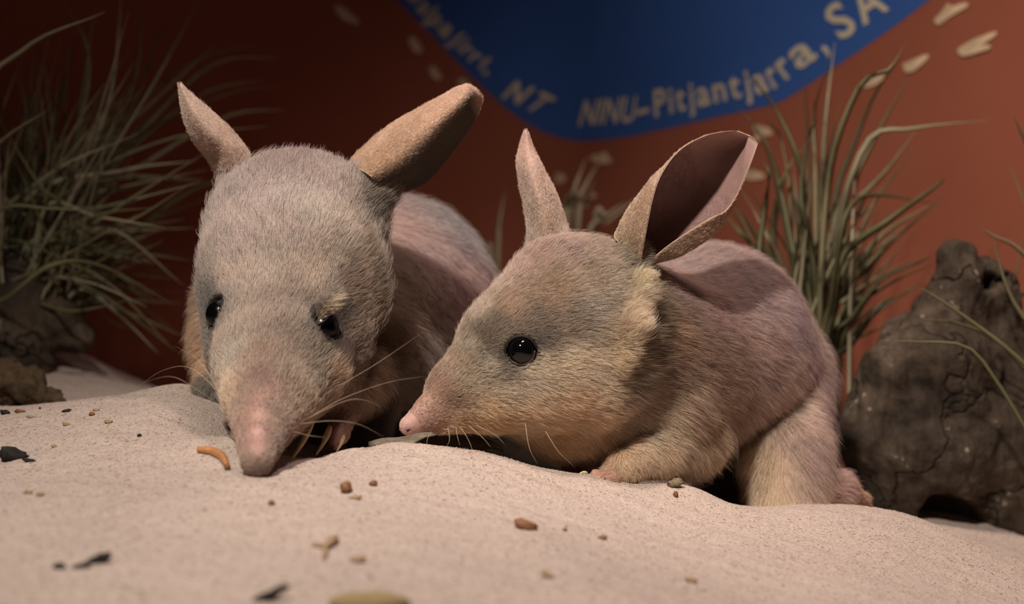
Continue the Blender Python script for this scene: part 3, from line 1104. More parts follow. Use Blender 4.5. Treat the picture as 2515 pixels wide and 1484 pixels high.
    a_ = -a_ if a_[0] < 0 else a_
    arc_ = [ec + en * er * .42 + (a_ * math.cos(t) * 1.0 + b_ * math.sin(t) * .96) * er * .93 for t in np.linspace(math.radians(205), math.radians(362), 26)]
    vv, ff = tube(arc_, [er * .115 * math.sin(math.pi * (i + .8) / 26.6) ** .5 for i in range(26)], 8)
    tag(mesh_obj('eyelid', vv, ff, LID, root), 'wet grey lower lid')
    arc_ = [ec + en * er * .40 + (a_ * math.cos(t) * 1.08 + b_ * math.sin(t) * 1.0) * er * .97 for t in np.linspace(math.radians(5), math.radians(200), 26)]
    vv, ff = tube(arc_, [er * .15 * math.sin(math.pi * (i + .8) / 26.6) ** .5 for i in range(26)], 8)
    mesh_obj('eyelid', vv, ff, mat_simple('upper_lid', (26, 20, 20), 0.6, spec=.2), root)
    # near ear, open towards the camera
    st = [
        [(1572, 660), (1512, 585), (1545, 610), (1585, 640), (1572, 664)],
        [(1583, 590), (1543, 520), (1600, 560), (1668, 624), (1640, 604)],
        [(1604, 484), (1577, 478), (1672, 505), (1752, 568), (1738, 540)],
        [(1626, 425), (1618, 432), (1722, 440), (1788, 512), (1784, 515)],
        [(1670, 368), (1685, 380), (1752, 396), (1812, 448), (1818, 462)],
        [(1735, 332), (1752, 345), (1790, 362), (1828, 390), (1844, 402)],
        [(1800, 320), (1818, 324), (1838, 332), (1852, 340), (1862, 352)],
    ]
    yo = [
        [.594, .598, .612, .606, .598],
        [.589, .598, .617, .608, .600],
        [.588, .599, .622, .612, .603],
        [.590, .602, .623, .615, .608],
        [.594, .606, .622, .616, .611],
        [.600, .609, .622, .615, .611],
        [.608, .610, .615, .613, .612],
    ]
    make_ear(root, st, yo, 0.0016, [(178, 156, 130), (196, 160, 140), (214, 184, 158)], [(140, 104, 98), (158, 128, 122), (200, 172, 152)], SIDE_R, 0.0010, 'wide open ear with bare brownish pink lining')
    # far ear, slim, seen from its outer face
    st = [
        [(1298, 585), (1318, 590), (1345, 592), (1370, 588), (1400, 572)],
        [(1290, 520), (1310, 525), (1335, 528), (1358, 525), (1382, 520)],
        [(1276, 455), (1295, 460), (1318, 462), (1342, 460), (1364, 470)],
        [(1269, 400), (1282, 402), (1302, 405), (1322, 402), (1340, 425)],
        [(1276, 355), (1284, 358), (1296, 360), (1306, 362), (1314, 372)],
        [(1287, 322), (1289, 320), (1291, 318), (1294, 320), (1297, 326)],
    ]
    yo = [[.634, .622, .614, .620, .634], [.634, .621, .613, .620, .633], [.633, .622, .614, .621, .632], [.632, .624, .618, .622, .630], [.631, .627, .624, .626, .629], [.629, .628, .627, .628, .629]]
    make_ear(root, st, yo, 0.0016, [(190, 170, 150), (202, 166, 152), (214, 184, 166)], [(150, 110, 100), (160, 120, 110), (206, 170, 150)], SIDE_F, 0.0011, 'slim upright far ear')
    # whiskers
    W_ = [
        [(1060, 1062, .566), (1050, 1078, .560), (1048, 1098, .556)], [(1100, 1050, .562), (1104, 1080, .556), (1096, 1098, .552)], [(1130, 1048, .560), (1150, 1080, .552), (1164, 1116, .548)],
        [(1150, 1045, .560), (1185, 1075, .553), (1205, 1098, .550)], [(1170, 1045, .560), (1215, 1068, .552), (1240, 1092, .548)], [(1290, 1040, .560), (1300, 1100, .552), (1320, 1140, .550)],
        [(1340, 1060, .560), (1372, 1110, .556), (1410, 1146, .556)], [(1120, 1050, .563), (1124, 1075, .558), (1130, 1095, .556)],
    ]
    for i, q in enumerate(W_):
        whisker(root, [P(*x) for x in q], 0.00009)
    for q in [[(1090, 960, .558), (1075, 985, .553), (1062, 1010, .551)], [(1085, 990, .556), (1105, 965, .552), (1112, 945, .552)], [(1105, 1005, .556), (1070, 985, .551), (1050, 975, .551)],
              [(1120, 1000, .556), (1170, 1002, .551), (1240, 1008, .548)]]:
        whisker(root, [P(*x) for x in q], 0.00008, WHISKD)
    # claws of the near forefoot
    for a, b in (((1442, 1162, .593), (1420, 1166, .590)), ((1448, 1174, .588), (1428, 1180, .585)), ((1486, 1184, .586), (1466, 1188, .583))):
        A, B = P(*a), P(*b)
        claw(root, [A, (A + B) / 2 + np.array([0, 0, .0006]), B], 5, .59)
    # nostril, a small dark comma on the side of the nose
    o_, n_ = hit(bvh, 1002, 1057)
    pts_ = [o_ + n_ * .0001 + np.array([dx, 0, dz]) * .166e-3 for dx, dz in ((-3, -3), (-1, 0), (2, 2.5), (6, 3))]
    vv, ff = tube(catmull(pts_, 8), [.0002, .00045, .0006, .0006, .0005, .0004, .0003, .00015], 8)
    tag(mesh_obj('nostril', vv, ff, mat_simple('nostril_dark', (60, 34, 32), .5), root), 'small dark nostril')
    # sand grains stuck on the nose
    vs, fs = [], []
    for i in range(70):
        ang = RNG.normal(0, 1, 3)
        o_, n_ = hit(bvh, 990 + RNG.normal(-4, 8), 1045 + RNG.normal(0, 14))
        if o_ is None: continue
        r = 0.00014 + 0.00012 * RNG.random()
        b0 = len(vs)
        for dd in ((1, 0, 0), (-1, 0, 0), (0, 1, 0), (0, -1, 0), (0, 0, 1), (0, 0, -1)):
            vs.append(o_ + np.array(dd) * r * (0.7 + .6 * RNG.random()))
        for t_ in ((0, 2, 4), (2, 1, 4), (1, 3, 4), (3, 0, 4), (2, 0, 5), (1, 2, 5), (3, 1, 5), (0, 3, 5)):
            fs.append(tuple(b0 + k for k in t_))
    tag(mesh_obj('sand_grains', vs, fs, mat_simple('grain_pale', (226, 206, 190), .6), root, smooth=False), kind='stuff')
    return root, v, f


SIDE_R, SIDE_F, SIDE_A, SIDE_B = 1, -1, -1, -1
right_bilby()


# ------------------------------------------------------------------ left bilby, muzzle down in the sand
def left_bilby():
    root = empty('bilby', P(760, 1080, .62))
    tag(root, 'bilby facing the camera, head lowered with its muzzle in the sand', 'bilby')
    s = SDF()
    sh = 9
    s.chain([(840, 760, .690, 215), (972, 725, .750, 236), (1030, 790, .80, 205)], 40, .9, sh + 2)
    s.cone((860, 860, .670, 150), (980, 870, .715, 160), 40, .9, False, sh)
    s.chain([(612, 740, .690, 130), (594, 850, .676, 126), (612, 900, .670, 115)], 40, .8, sh + 2)
    s.cone((600, 760, .69, 130), (840, 800, .70, 200), 40, .9, False, sh)
    s.cone((545, 935, .645, 62), (520, 960, .640, 44), 20, .8, False, 4)
    s.chain([(1000, 900, .72, 150), (1020, 1030, .71, 95), (960, 1085, .70, 50)], 30, .8, sh)
    s.chain([(1020, 1060, .71, 70), (1110, 1100, .70, 40)], 30, .8, sh)
    s.chain([(1060, 860, .80, 210), (1260, 960, .81, 190), (1420, 1020, .82, 150)], 40, .8, sh)
    s.cone((800, 950, .675, 90), (790, 1050, .665, 44), 30, .8, False, 4)
    s.cone((900, 1000, .668, 74), (902, 1090, .662, 46), 30, .8, False, 4)
    # raised forelegs under the chest
    s.chain([(880, 930, .625, 78), (846, 1000, .592, 40), (832, 1068, .575, 25), (815, 1100, .568, 14)], 20, .8, 3)
    s.chain([(640, 960, .64, 70), (610, 1060, .60, 34), (600, 1100, .59, 20)], 20, .8, 3)
    # head
    s.cone((696, 575, .626, 196), (698, 690, .608, 198), 60, .75, False, sh)
    s.cone((756, 572, .628, 196), (734, 690, .610, 196), 60, .75, False, sh)
    s.cone((698, 690, .606, 198), (700, 830, .586, 192), 70, .75, False, sh)
    s.cone((732, 690, .608, 196), (706, 830, .588, 190), 70, .75, False, sh)
    s.chain([(702, 815, .585, 188), (688, 895, .564, 164), (661, 975, .541, 114), (646, 1045, .524, 76), (637, 1095, .512, 56), (631, 1132, .503, 45)], 14, .80, 5)
    s.cone((592, 462, .634, 54), (630, 510, .63, 70), 30, .8, False, 2)
    s.cone((910, 462, .628, 66), (870, 510, .63, 80), 30, .8, False, 2)
    e1 = add_eye(s, 812, 796, 42, .54, inset=.52, lid=6, nrm_bias=(.5, 0, 0))
    e2 = add_eye(s, 519, 770, 38, .55, inset=.62, lid=5, nrm_bias=(-1.5, .55, 0))
    # brow over the nearer eye
    s.chain([(785, 775, .548, 10), (800, 742, .546, 14), (836, 718, .552, 11)], 12)
    v, f = build_body(s)
    bvh = BVHTree.FromPolygons([tuple(x) for x in v], f.tolist())
    ctrl = [
        (715, 400, (170, 150, 144), 5, 0, -1, .5), (600, 480, (180, 164, 158), 5, -.15, -1), (830, 470, (178, 162, 154), 5, .2, -1), (700, 480, (190, 178, 172), 5, 0, -1), (780, 520, (190, 178, 168), 5, .1, -1),
        (690, 580, (186, 168, 158), 5, -.05, -1), (590, 590, (184, 166, 158), 5, -.3, -1), (850, 570, (186, 172, 158), 5, .5, -1), (560, 680, (182, 162, 148), 4, -.5, -1), (500, 600, (184, 166, 158), 5, -.6, -.6),
        (900, 520, (150, 138, 126), 5, .8, -.8), (880, 650, (158, 140, 122), 6, .9, -.6), (920, 750, (160, 138, 116), 7, 1, -.1), (640, 680, (186, 170, 156), 4.5, -.1, -1), (760, 680, (176, 158, 140), 4.5, .2, -1), (660, 770, (172, 152, 136), 4, 0, -1),
        (740, 780, (166, 148, 130), 4, .2, -1), (590, 800, (172, 156, 140), 3.6, -.3, -1), (800, 860, (150, 136, 120), 4, .8, -.7), (860, 800, (150, 128, 108), 4, 1, -.4), (770, 840, (160, 144, 126), 3, .6, -.8), (800, 828, (60, 50, 44), 1.6, .6, -.8), (842, 776, (70, 58, 50), 2, .8, -.5), (772, 800, (96, 84, 72), 2, .3, -1), (528, 820, (70, 60, 54), 1.5, -.5, -1), (516, 745, (80, 68, 60), 2, -.5, -1),
        (570, 880, (178, 166, 150), 4, -.7, -.9), (530, 830, (188, 166, 146), 3, -.6, -.8), (650, 870, (168, 140, 118), 3, 0, -1), (700, 900, (158, 138, 118), 3, .3, -1), (760, 920, (168, 154, 134), 4, .8, -.7), (820, 910, (176, 150, 120), 5, 1, -.5),
        (650, 930, (160, 118, 102), 2.2, 0, -1), (560, 960, (208, 186, 156), 3, -.6, -1), (600, 970, (178, 146, 126), 2, -.3, -1), (740, 990, (172, 152, 128), 3.4, .8, -.8),
        (632, 975, (182, 142, 126), 1.0, 0, -1), (632, 1020, (190, 150, 138), 0, 0, -1), (632, 1060, (198, 152, 146), 0, 0, -1), (634, 1100, (194, 146, 142), 0, 0, -1), (600, 1030, (180, 142, 124), 1.2, -.1, -1), (598, 1090, (184, 144, 132), .9, 0, -1),
        (670, 1040, (172, 140, 122), 1.3, .3, -1), (690, 1080, (150, 130, 114), 1.4, .4, -1), (665, 1120, (168, 146, 130), .8, .3, -1), (632, 1158, (150, 132, 116), 1.0, 0, -1), (605, 1140, (160, 138, 122), .9, 0, -1), (660, 1150, (150, 130, 116), 1.0, .2, -1),
        (470, 760, (216, 186, 168), 7, -.8, .3, 0), (462, 860, (214, 186, 164), 7, -.8, .4, 0), (500, 900, (214, 182, 148), 6, -.6, .5), (470, 680, (214, 184, 166), 7, -.8, .1, 0), (500, 965, (136, 130, 118), 4, -.4, .8),
        (960, 700, (160, 138, 120), 8, .8, .6), (960, 560, (190, 164, 158), 6, 1, .5), (1050, 600, (188, 164, 160), 6, 1, .8), (1120, 560, (160, 152, 152), 6, .8, .7), (1150, 700, (184, 154, 150), 7, .7, 1),
        (1000, 800, (168, 144, 124), 8, .8, .5), (1050, 850, (150, 128, 114), 8, .7, .8), (930, 850, (172, 148, 126), 8, .9, .3), (900, 930, (166, 138, 108), 7, .7, .7), (1000, 950, (150, 126, 100), 7, .7, .8),
        (905, 1040, (90, 72, 60), 5, .3, 1), (790, 1045, (80, 64, 54), 3, .3, 1), (1240, 1080, (70, 56, 46), 5, .3, 1), (1300, 1095, (70, 56, 46), 5, .3, 1), (1380, 1120, (70, 56, 46), 5, .3, 1), (1160, 1040, (84, 68, 56), 6, .3, 1), (1020, 1030, (96, 78, 64), 6, .3, 1), (588, 1000, (168, 142, 122), 1.8, -.3, -1), (680, 1005, (166, 142, 122), 2.0, .4, -1), (596, 1060, (172, 144, 126), 1.3, -.1, -1), (672, 1070, (162, 138, 120), 1.6, .3, -1), (606, 1115, (166, 140, 124), 1.1, 0, -1), (662, 1112, (158, 136, 120), 1.2, .2, -1), (905, 600, (146, 128, 108), 5, .7, -.8), (925, 690, (138, 120, 100), 6, .8, -.5), (880, 730, (146, 126, 106), 5, .9, -.5), (840, 1020, (160, 122, 104), 1.2, 0, 1), (815, 1085, (166, 124, 108), 0, 0, 1),  # dark spots paint shade into the underside and the right of the head
    ]
    pt = Paint(bvh, ctrl)
    W = pt.w(v)
    colv = W @ pt.c; ln = W @ pt.l
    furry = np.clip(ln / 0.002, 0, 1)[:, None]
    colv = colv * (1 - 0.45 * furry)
    for ec, er, en, es in (e1, e2):
        de = np.linalg.norm(v - ec, axis=1)
        m = np.clip((er * 1.5 - de) / (er * 0.25), 0, 1)[:, None]
        colv = colv * (1 - m) + np.array(lin((40, 32, 32))) * m
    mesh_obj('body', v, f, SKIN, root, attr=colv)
    make_fur('fur', root, v, f, pt, 10.0, holes=[(e1[0], e1[1] * 1.38), (e2[0], e2[1] * 1.32)], rad=0.00004)
    # long pale brow hairs over the nearer eye
    for ec, er, en, es in (e1, e2):
        vv, ff = uv_ball(ec, er * .97, 32, 22)
        mesh_obj('eye', vv, ff, EYE2, root)
    vs, fs = [], []
    brow = []
    for i in range(150):
        a = RNG.random()
        sx, sy = 778 + 46 * a + RNG.normal(0, 4), 788 - 62 * a + RNG.normal(0, 5)
        o_, n_ = hit(bvh, sx, sy)
        if o_ is None: continue
        e_ = o_ + n_ * .0022 + np.array([.0016 + .003 * a, -.0010, .0022 - .0012 * a]) * (0.8 + .5 * RNG.random())
        m_ = (o_ + e_) / 2 + n_ * .0006
        b0 = len(vs)
        vv, ff = tube([o_, m_, e_], [.00006, .00006, .00002], 4, cap=False)
        vs += vv; fs += [tuple(b0 + k for k in q) for q in ff]
    tag(mesh_obj('brow_tuft', vs, fs, mat_simple('brow_hair', (200, 182, 156), .6), root), 'pale tuft of hair over the eye', kind='stuff')
    # left ear of the picture: slim, leaning out
    st = [
        [(530, 428), (548, 425), (575, 420), (598, 405), (616, 382)],
        [(512, 395), (532, 380), (555, 368), (575, 358), (596, 352)],
        [(478, 350), (500, 342), (522, 330), (542, 318), (562, 312)],
        [(456, 305), (470, 298), (486, 288), (502, 276), (516, 270)],
        [(444, 255), (451, 250), (460, 244), (470, 240), (480, 238)],
        [(438, 208), (440, 206), (442, 205), (445, 206), (448, 209)],
    ]
    yo = [[.642, .632, .622, .624, .634], [.641, .629, .619, .622, .633], [.640, .628, .618, .622, .632], [.638, .629, .621, .624, .631], [.635, .629, .625, .627, .630], [.629, .628, .627, .628, .629]]
    make_ear(root, st, yo, 0.0017, [(198, 172, 154), (212, 186, 170), (222, 198, 182)], [(150, 110, 100), (160, 120, 110), (206, 170, 150)], SIDE_A, 0.0013, 'slim pale ear')
    # right ear of the picture: broad, ridge towards the camera
    st = [
        [(858, 398), (880, 415), (915, 435), (945, 460), (972, 474)],
        [(905, 350), (935, 368), (975, 400), (1010, 432), (1040, 450)],
        [(965, 303), (995, 318), (1035, 345), (1065, 378), (1090, 398)],
        [(1030, 266), (1058, 274), (1085, 296), (1110, 326), (1130, 346)],
        [(1085, 235), (1108, 238), (1130, 252), (1150, 275), (1165, 294)],
        [(1118, 217), (1135, 215), (1152, 222), (1170, 238), (1182, 256)],
        [(1140, 210), (1150, 209), (1162, 214), (1174, 224), (1184, 236)],
    ]
    yo = [[.634, .622, .616, .626, .640], [.634, .620, .613, .628, .646], [.633, .618, .611, .628, .648], [.632, .618, .612, .628, .648], [.632, .620, .615, .628, .644], [.632, .624, .620, .628, .638], [.632, .628, .626, .629, .634]]
    make_ear(root, st, yo, 0.0018, [(206, 178, 150), (212, 180, 158), (226, 200, 182)], [(120, 88, 70), (120, 88, 70), (200, 170, 150)], SIDE_B, 0.0013, 'broad ear leaning right, shade and dusky fur painted brown along its lower half', shade_fur=(104, 88, 72))
    # claws digging beside the muzzle
    claw(root, [P(768, 1036, .566), P(748, 1078, .556), P(722, 1120, .545), P(694, 1152, .532)], 8.5, .55)['label'] = 'long pale digging claw'
    claw(root, [P(810, 1050, .572), P(796, 1085, .562), P(776, 1118, .552)], 9, .56)
    claw(root, [P(842, 1058, .574), P(838, 1088, .570), P(826, 1110, .562)], 8, .56)
    # whiskers
    for q in [
        [(770, 1020, .53), (840, 980, .53), (950, 940, .535), (1040, 925, .54)], [(740, 1035, .525), (840, 988, .52), (890, 982, .52), (940, 1002, .525)], [(735, 1042, .522), (810, 1034, .515), (880, 1042, .515), (945, 1075, .52)],
        [(830, 950, .545), (930, 890, .54), (1030, 822, .55)], [(720, 1060, .52), (760, 1070, .51), (800, 1075, .512)],
        [(560, 990, .545), (520, 930, .545), (480, 880, .55), (430, 850, .56)], [(565, 1000, .54), (505, 905, .535), (455, 850, .54)], [(560, 1010, .54), (480, 955, .53), (420, 925, .53), (350, 940, .54)],
        [(555, 980, .545), (470, 905, .55), (400, 910, .56), (340, 950, .565)], [(700, 860, .53), (680, 960, .515), (700, 1020, .512)],
    ]:
        whisker(root, [P(*x) for x in q], 0.00009)
    return root


left_bilby()

# ------------------------------------------------------------------ grass


def blade_mesh(pts, w, n=18):
    c = catmull(pts, n)
    side0 = np.array([RNG.normal(), RNG.normal() * .5, RNG.normal()])
    vs, fs = [], []
    for i in range(n):
        t = unit(c[min(i + 1, n - 1)] - c[max(i - 1, 0)])
        s_ = np.cross(t, [0, 1, 0]); s_ = unit(s_ + 0.35 * np.cross(t, side0))
        u_ = np.cross(s_, t)
        a = i / (n - 1)
        ww = w * (0.75 + 0.25 * math.sin(math.pi * a)) * (1 - a ** 3 * 0.92)
        for (x_, y_) in ((-1, 0), (0, -.28), (1, 0), (0, .12)):
            vs.append(c[i] + s_ * ww * x_ + u_ * ww * y_)
    for i in range(n - 1):
        for j in range(4):
            k = (j + 1) % 4
            fs.append((i * 4 + j, i * 4 + k, (i + 1) * 4 + k, (i + 1) * 4 + j))
    return vs, fs


def blade(root, pts, wpx):
    Y = np.mean([p[1] for p in pts])
    v, f = blade_mesh(pts, wpx * 0.5 * Y / F)
    return mesh_obj('blade', v, f, BLADE, root)


def wall_limit(x):
    """largest depth allowed at x so that grass stays in front of the wall"""
    return np.interp(x, plan[:, 0], plan[:, 1]) - 0.02


def clampw(p):
    p = np.array(p)
    p[1] = min(p[1], wall_limit(p[0]))
    return p


# left tussock
lt = empty('grass_tussock', P(60, 900, .95))
tag(lt, 'large spiky dry grass tussock filling the shadowed left side', 'grass tussock')
expl = [
    [(-90, 900, .95), (-60, 300, .80), (60, 120, .78), (258, 30, .76)], [(-120, 820, .93), (-110, 480, .82), (0, 350, .78), (118, 270, .76)],
    [(-150, 780, .85), (0, 742, .79), (120, 655, .78), (245, 652, .80), (432, 752, .82)], [(-150, 760, .84), (-80, 640, .80), (75, 596, .76)],
    [(-100, 640, .84), (0, 516, .80), (120, 512, .79), (250, 520, .80)], [(20, 880, .92), (40, 600, .88), (180, 450, .88), (420, 340, .88), (660, 310, .9)],
    [(40, 860, .92), (60, 620, .90), (200, 420, .92), (420, 210, .95), (530, 110, .98)], [(60, 860, .95), (120, 520, .94), (260, 330, .96), (480, 150, 1.0), (655, 105, 1.02)],
    [(60, 860, .95), (120, 560, .94), (300, 380, .96), (500, 230, 1.0), (650, 195, 1.02)], [(60, 860, .95), (110, 560, .94), (320, 350, .96), (520, 160, 1.0), (690, 142, 1.02)],
    [(60, 860, .95), (130, 560, .94), (360, 400, .96), (560, 285, 1.0), (700, 270, 1.02)], [(60, 860, .95), (160, 560, .94), (360, 330, .96), (560, 230, 1.0), (690, 212, 1.02)],
    [(60, 860, .9), (160, 480, .88), (200, 240, .87), (236, 0, .87)], [(60, 860, .92), (180, 480, .9), (270, 240, .9), (300, -20, .9)], [(60, 860, .95), (200, 480, .94), (330, 200, .95), (350, -20, .96)],
    [(60, 860, .92), (200, 450, .92), (280, 270, .93), (370, 150, .95)], [(60, 860, .92), (160, 460, .9), (220, 150, .9), (140, -20, .9)], [(60, 860, .92), (220, 480, .94), (380, 200, .97), (500, -20, 1.0)],
    [(60, 860, .92), (200, 520, .94), (340, 230, .97), (425, -10, 1.0)], [(40, 880, .9), (40, 620, .86), (140, 420, .85), (300, 310, .86)], [(40, 860, .9), (100, 660, .86), (260, 560, .85), (450, 700, .86)],
    [(40, 860, .9), (100, 690, .86), (240, 720, .85), (440, 868, .86)], [(40, 860, .9), (130, 660, .86), (270, 700, .85), (425, 860, .86)], [(0, 860, .9), (100, 600, .86), (300, 570, .87), (478, 560, .88)],
    [(0, 860, .9), (120, 640, .86), (300, 620, .87), (470, 640, .88)], [(0, 860, .9), (60, 500, .86), (300, 420, .87), (480, 395, .88)], [(0, 860, .9), (60, 560, .86), (260, 440, .87), (500, 440, .88)],
]
for q in expl:
    blade(lt, [clampw(P(*x)) for x in q], 11 + 4 * RNG.random())
for i in range(190):
    ang = math.radians(RNG.uniform(-35, 125))
    if i % 3 == 0: ang = math.radians(RNG.uniform(10, 95))
    L = RNG.uniform(260, 560)
    bx, by = RNG.normal(60, 75), RNG.uniform(520, 760)
    Y0 = RNG.uniform(.84, .98)
    Y1 = Y0 + RNG.uniform(-.08, .08)
    tx, ty = bx + math.cos(ang) * L, by - math.sin(ang) * L * (1.0 if ang > 0 else .5)
    if tx > 470 and ty > 470 : tx = RNG.uniform(300, 470)
    bend = RNG.uniform(-40, 60)
    mx, my = bx + (tx - bx) * .45 , by + (ty - by) * .5 - bend
    q = [(60 + (bx - 60) * .25, 880, Y0), (bx, by, Y0), (mx, my, (Y0 + Y1) / 2), (tx, ty, Y1)]
    if tx > 760: continue
    blade(lt, [clampw(P(*x)) for x in q], RNG.uniform(7, 13))

for i in range(75):
    a = math.radians(RNG.uniform(-40, 150))
    L = RNG.uniform(90, 280)
    bx, by = RNG.normal(70, 70), RNG.uniform(540, 780)
    Y0 = RNG.uniform(.86, .98)
    tx, ty = bx + math.cos(a) * L, by - math.sin(a) * L
    blade(lt, [clampw(P(60 + (bx - 60) * .25, 880, Y0)), clampw(P(bx, by, Y0)), clampw(P((bx + tx) / 2, (by + ty) / 2 - 20, Y0)), clampw(P(tx, ty, Y0))], RNG.uniform(9, 15))

# right tussock
rt = empty('grass_tussock', P(1990, 1150, .86))
tag(rt, 'olive grass tussock rising behind the profile bilby', 'grass tussock')


def cr(x, y):
    return 1700 + x / 1.649, y / 1.649


R_expl = [
    [(500, 1300), (468, 900), (470, 600), (455, 300)], [(520, 1250), (520, 900), (540, 500), (578, 170)], [(470, 1250), (465, 900), (428, 640), (330, 430), (215, 280)],
    [(440, 1200), (400, 980), (345, 720), (275, 540), (165, 415)], [(300, 1150), (272, 1030), (298, 820), (310, 690), (258, 640)], [(520, 1200), (545, 800), (590, 560), (690, 335), (800, 280), (860, 180)],
    [(540, 1200), (580, 800), (650, 600), (740, 380), (850, 230)], [(560, 1250), (580, 900), (720, 600), (880, 305)], [(540, 1250), (570, 930), (780, 700), (922, 508)],
    [(560, 1300), (610, 1040), (800, 890), (980, 760), (1025, 725)], [(560, 1100), (700, 590), (900, 520), (1200, 488)], [(580, 1100), (640, 840), (760, 790), (1000, 830)],
    [(540, 1300), (620, 1150), (760, 960), (965, 828)], [(560, 1400), (640, 1290), (770, 1130), (950, 1050), (1010, 1008)], [(570, 1420), (640, 1330), (740, 1250), (900, 1175)], [(560, 1500), (640, 1400), (760, 1240), (830, 1200)],
    [(420, 1250), (370, 1100), (275, 900), (175, 735)], [(400, 1250), (310, 1060), (210, 960), (125, 885)], [(420, 1220), (350, 1080), (250, 940), (170, 820)], [(480, 1250), (500, 1000), (500, 700), (495, 450), (560, 250)],
    [(500, 1250), (510, 900), (560, 600), (600, 400)], [(430, 1250), (400, 1000), (400, 800), (360, 560), (300, 480)], [(500, 1250), (480, 1000), (440, 800), (470, 560), (510, 480)], [(380, 1230), (330, 1000), (340, 850), (380, 700), (480, 560)],
    [(540, 1250), (620, 1000), (700, 800), (800, 680)], [(500, 1250), (600, 900), (700, 860), (900, 600)], [(560, 1500), (600, 1450), (580, 1600), (540, 1700)], [(540, 1650), (580, 1450), (640, 1330), (760, 1150)],
]
for i, q in enumerate(R_expl):
    Y = RNG.uniform(.80, .90)
    pts = [P(*cr(*x), Y + .02 * k * RNG.uniform(-.5, .8)) for k, x in enumerate(q)]
    pts = [P(1990 + RNG.normal(0, 25), 1180, .86)] + pts
    blade(rt, [clampw(x) for x in pts], 15 + 6 * RNG.random())
for i in range(100):
    bx = RNG.normal(1995, 32)
    Y0 = RNG.uniform(.82, .90)
    a = math.radians(np.clip(RNG.normal(85, 26), 22, 150))
    L = RNG.uniform(200, 470)
    by = RNG.uniform(820, 960)
    tx, ty = bx + math.cos(a) * L, by - math.sin(a) * L
    mx, my = (bx + tx) / 2 - math.cos(a) * 20, (by + ty) / 2 - 20
    pts = [P(bx, 1180, Y0), P(bx, by, Y0), P(mx, my, Y0), P(tx, ty, Y0 + RNG.uniform(-.03, .05))]
    blade(rt, [clampw(x) for x in pts], RNG.uniform(10, 17))

# short stems behind, between the two animals
ct = empty('grass_tussock', P(1410, 1080, 1.12))
tag(ct, 'short blurred pale grass stems between the ears of the profile bilby', 'grass tussock')
PALE = mat_simple('pale_stem', (150, 136, 112), .7, var=.2, scale=60)
for q in [[(1395, 1080), (1385, 560), (1410, 470), (1440, 385)], [(1405, 1080), (1402, 560), (1432, 470), (1470, 400)], [(1415, 1080), (1420, 560), (1440, 500), (1460, 440)], [(1440, 1080), (1460, 560), (1490, 530), (1540, 495)],
          [(1400, 1080), (1392, 560), (1398, 500), (1402, 440)], [(1200, 1080), (1222, 640), (1225, 560), (1240, 470)], [(1195, 1080), (1205, 650), (1195, 600), (1180, 560)], [(1420, 1080), (1440, 600), (1500, 540), (1570, 480)]]:
    blade(ct, [clampw(P(x, y, 1.12 + RNG.uniform(-.02, .02))) for x, y in q], 18).data.materials[0] = PALE

# blades at the right edge and across the stump
et = empty('grass_tussock', P(2700, 1240, .72))
tag(et, 'loose green blades entering from the right edge over the stump', 'grass tussock')


def cs(x, y):
    return 1950 + x / 1.979, 550 + y / 1.979


E_expl = [
    ([(2700, 1250), (2640, 950), (2500, 760), (2452, 640), (2440, 575)], .76), ([(2720, 1250), (2640, 800), (2515, 625), (2440, 580), (2405, 560)], .78), ([(2700, 1250), (2600, 500), (2520, 350), (2490, 285)], .80),
    ([(2700, 1240), (2600, 700), (2520, 505), (2480, 400)], .82), ([(2640, 1250), (2560, 1120), (2515, 1045), (2450, 940), (2375, 852), (2250, 840), (2165, 838)], .70),
    ([(2640, 1240), (2560, 960), (2500, 880), (2400, 800), (2290, 725), (2250, 705)], .72), ([(2700, 1250), (2600, 900), (2515, 790), (2495, 690), (2515, 560)], .80),
    ([(2640, 1250), (2560, 960), (2515, 905), (2440, 830), (2330, 790), (2220, 790)], .73),
    ([(2700, 1240), (2600, 780), (2490, 720), (2460, 700), (2420, 690)], .84),
]
for q, Y in E_expl:
    blade(et, [P(x, y, Y) for x, y in q], 12)

# ------------------------------------------------------------------ logs and stones (implicit surface + fractal relief)


def rough_body(s, amp, scale, h=0.004, oct_=5):
    lo, hi = s.bounds(0.012)
    v, f = surface_nets(s, lo, hi, h)
    v = project(s, v, 3)
    v, f = subdivide(v, f)
    v = project(s, v, 2)
    g = s.grad(v); g /= np.linalg.norm(g, axis=1, keepdims=True) + 1e-9
    d = np.array([mnoise.fractal(Vector(p * scale), 0.9, 2.1, oct_) + 0.7 * (abs(mnoise.noise(Vector(p * scale * .6))) - .4) for p in v])
    return v + g * (d * amp)[:, None], f


s = SDF()
s.chain([(2358, 652, .77, 60), (2338, 780, .77, 100), (2310, 900, .77, 165), (2270, 1080, .77, 205)], 26, .8)
s.chain([(2400, 690, .78, 62), (2430, 780, .78, 72), (2440, 900, .78, 130), (2470, 1080, .78, 200), (2530, 1260, .78, 150)], 26, .8)
s.chain([(2200, 900, .76, 90), (2150, 1080, .76, 100), (2200, 1190, .76, 90)], 26, .8)
s.cone((2500, 820, .80, 60), (2600, 900, .82, 120), 26, .8)
s.cone((2430, 694, .775, 24), (2424, 692, .72, 30), 8, 1, True)
s.cone((2325, 1312, .76, 96), (2400, 1302, .62, 96), 10, 1, True)
v, f = rough_body(s, 0.007, 28)
stump = mesh_obj('tree_stump', v, f, WOOD, origin=P(2300, 1250, .77))
tag(stump, 'dark weathered hollow stump behind the rump at the right edge', 'tree stump')

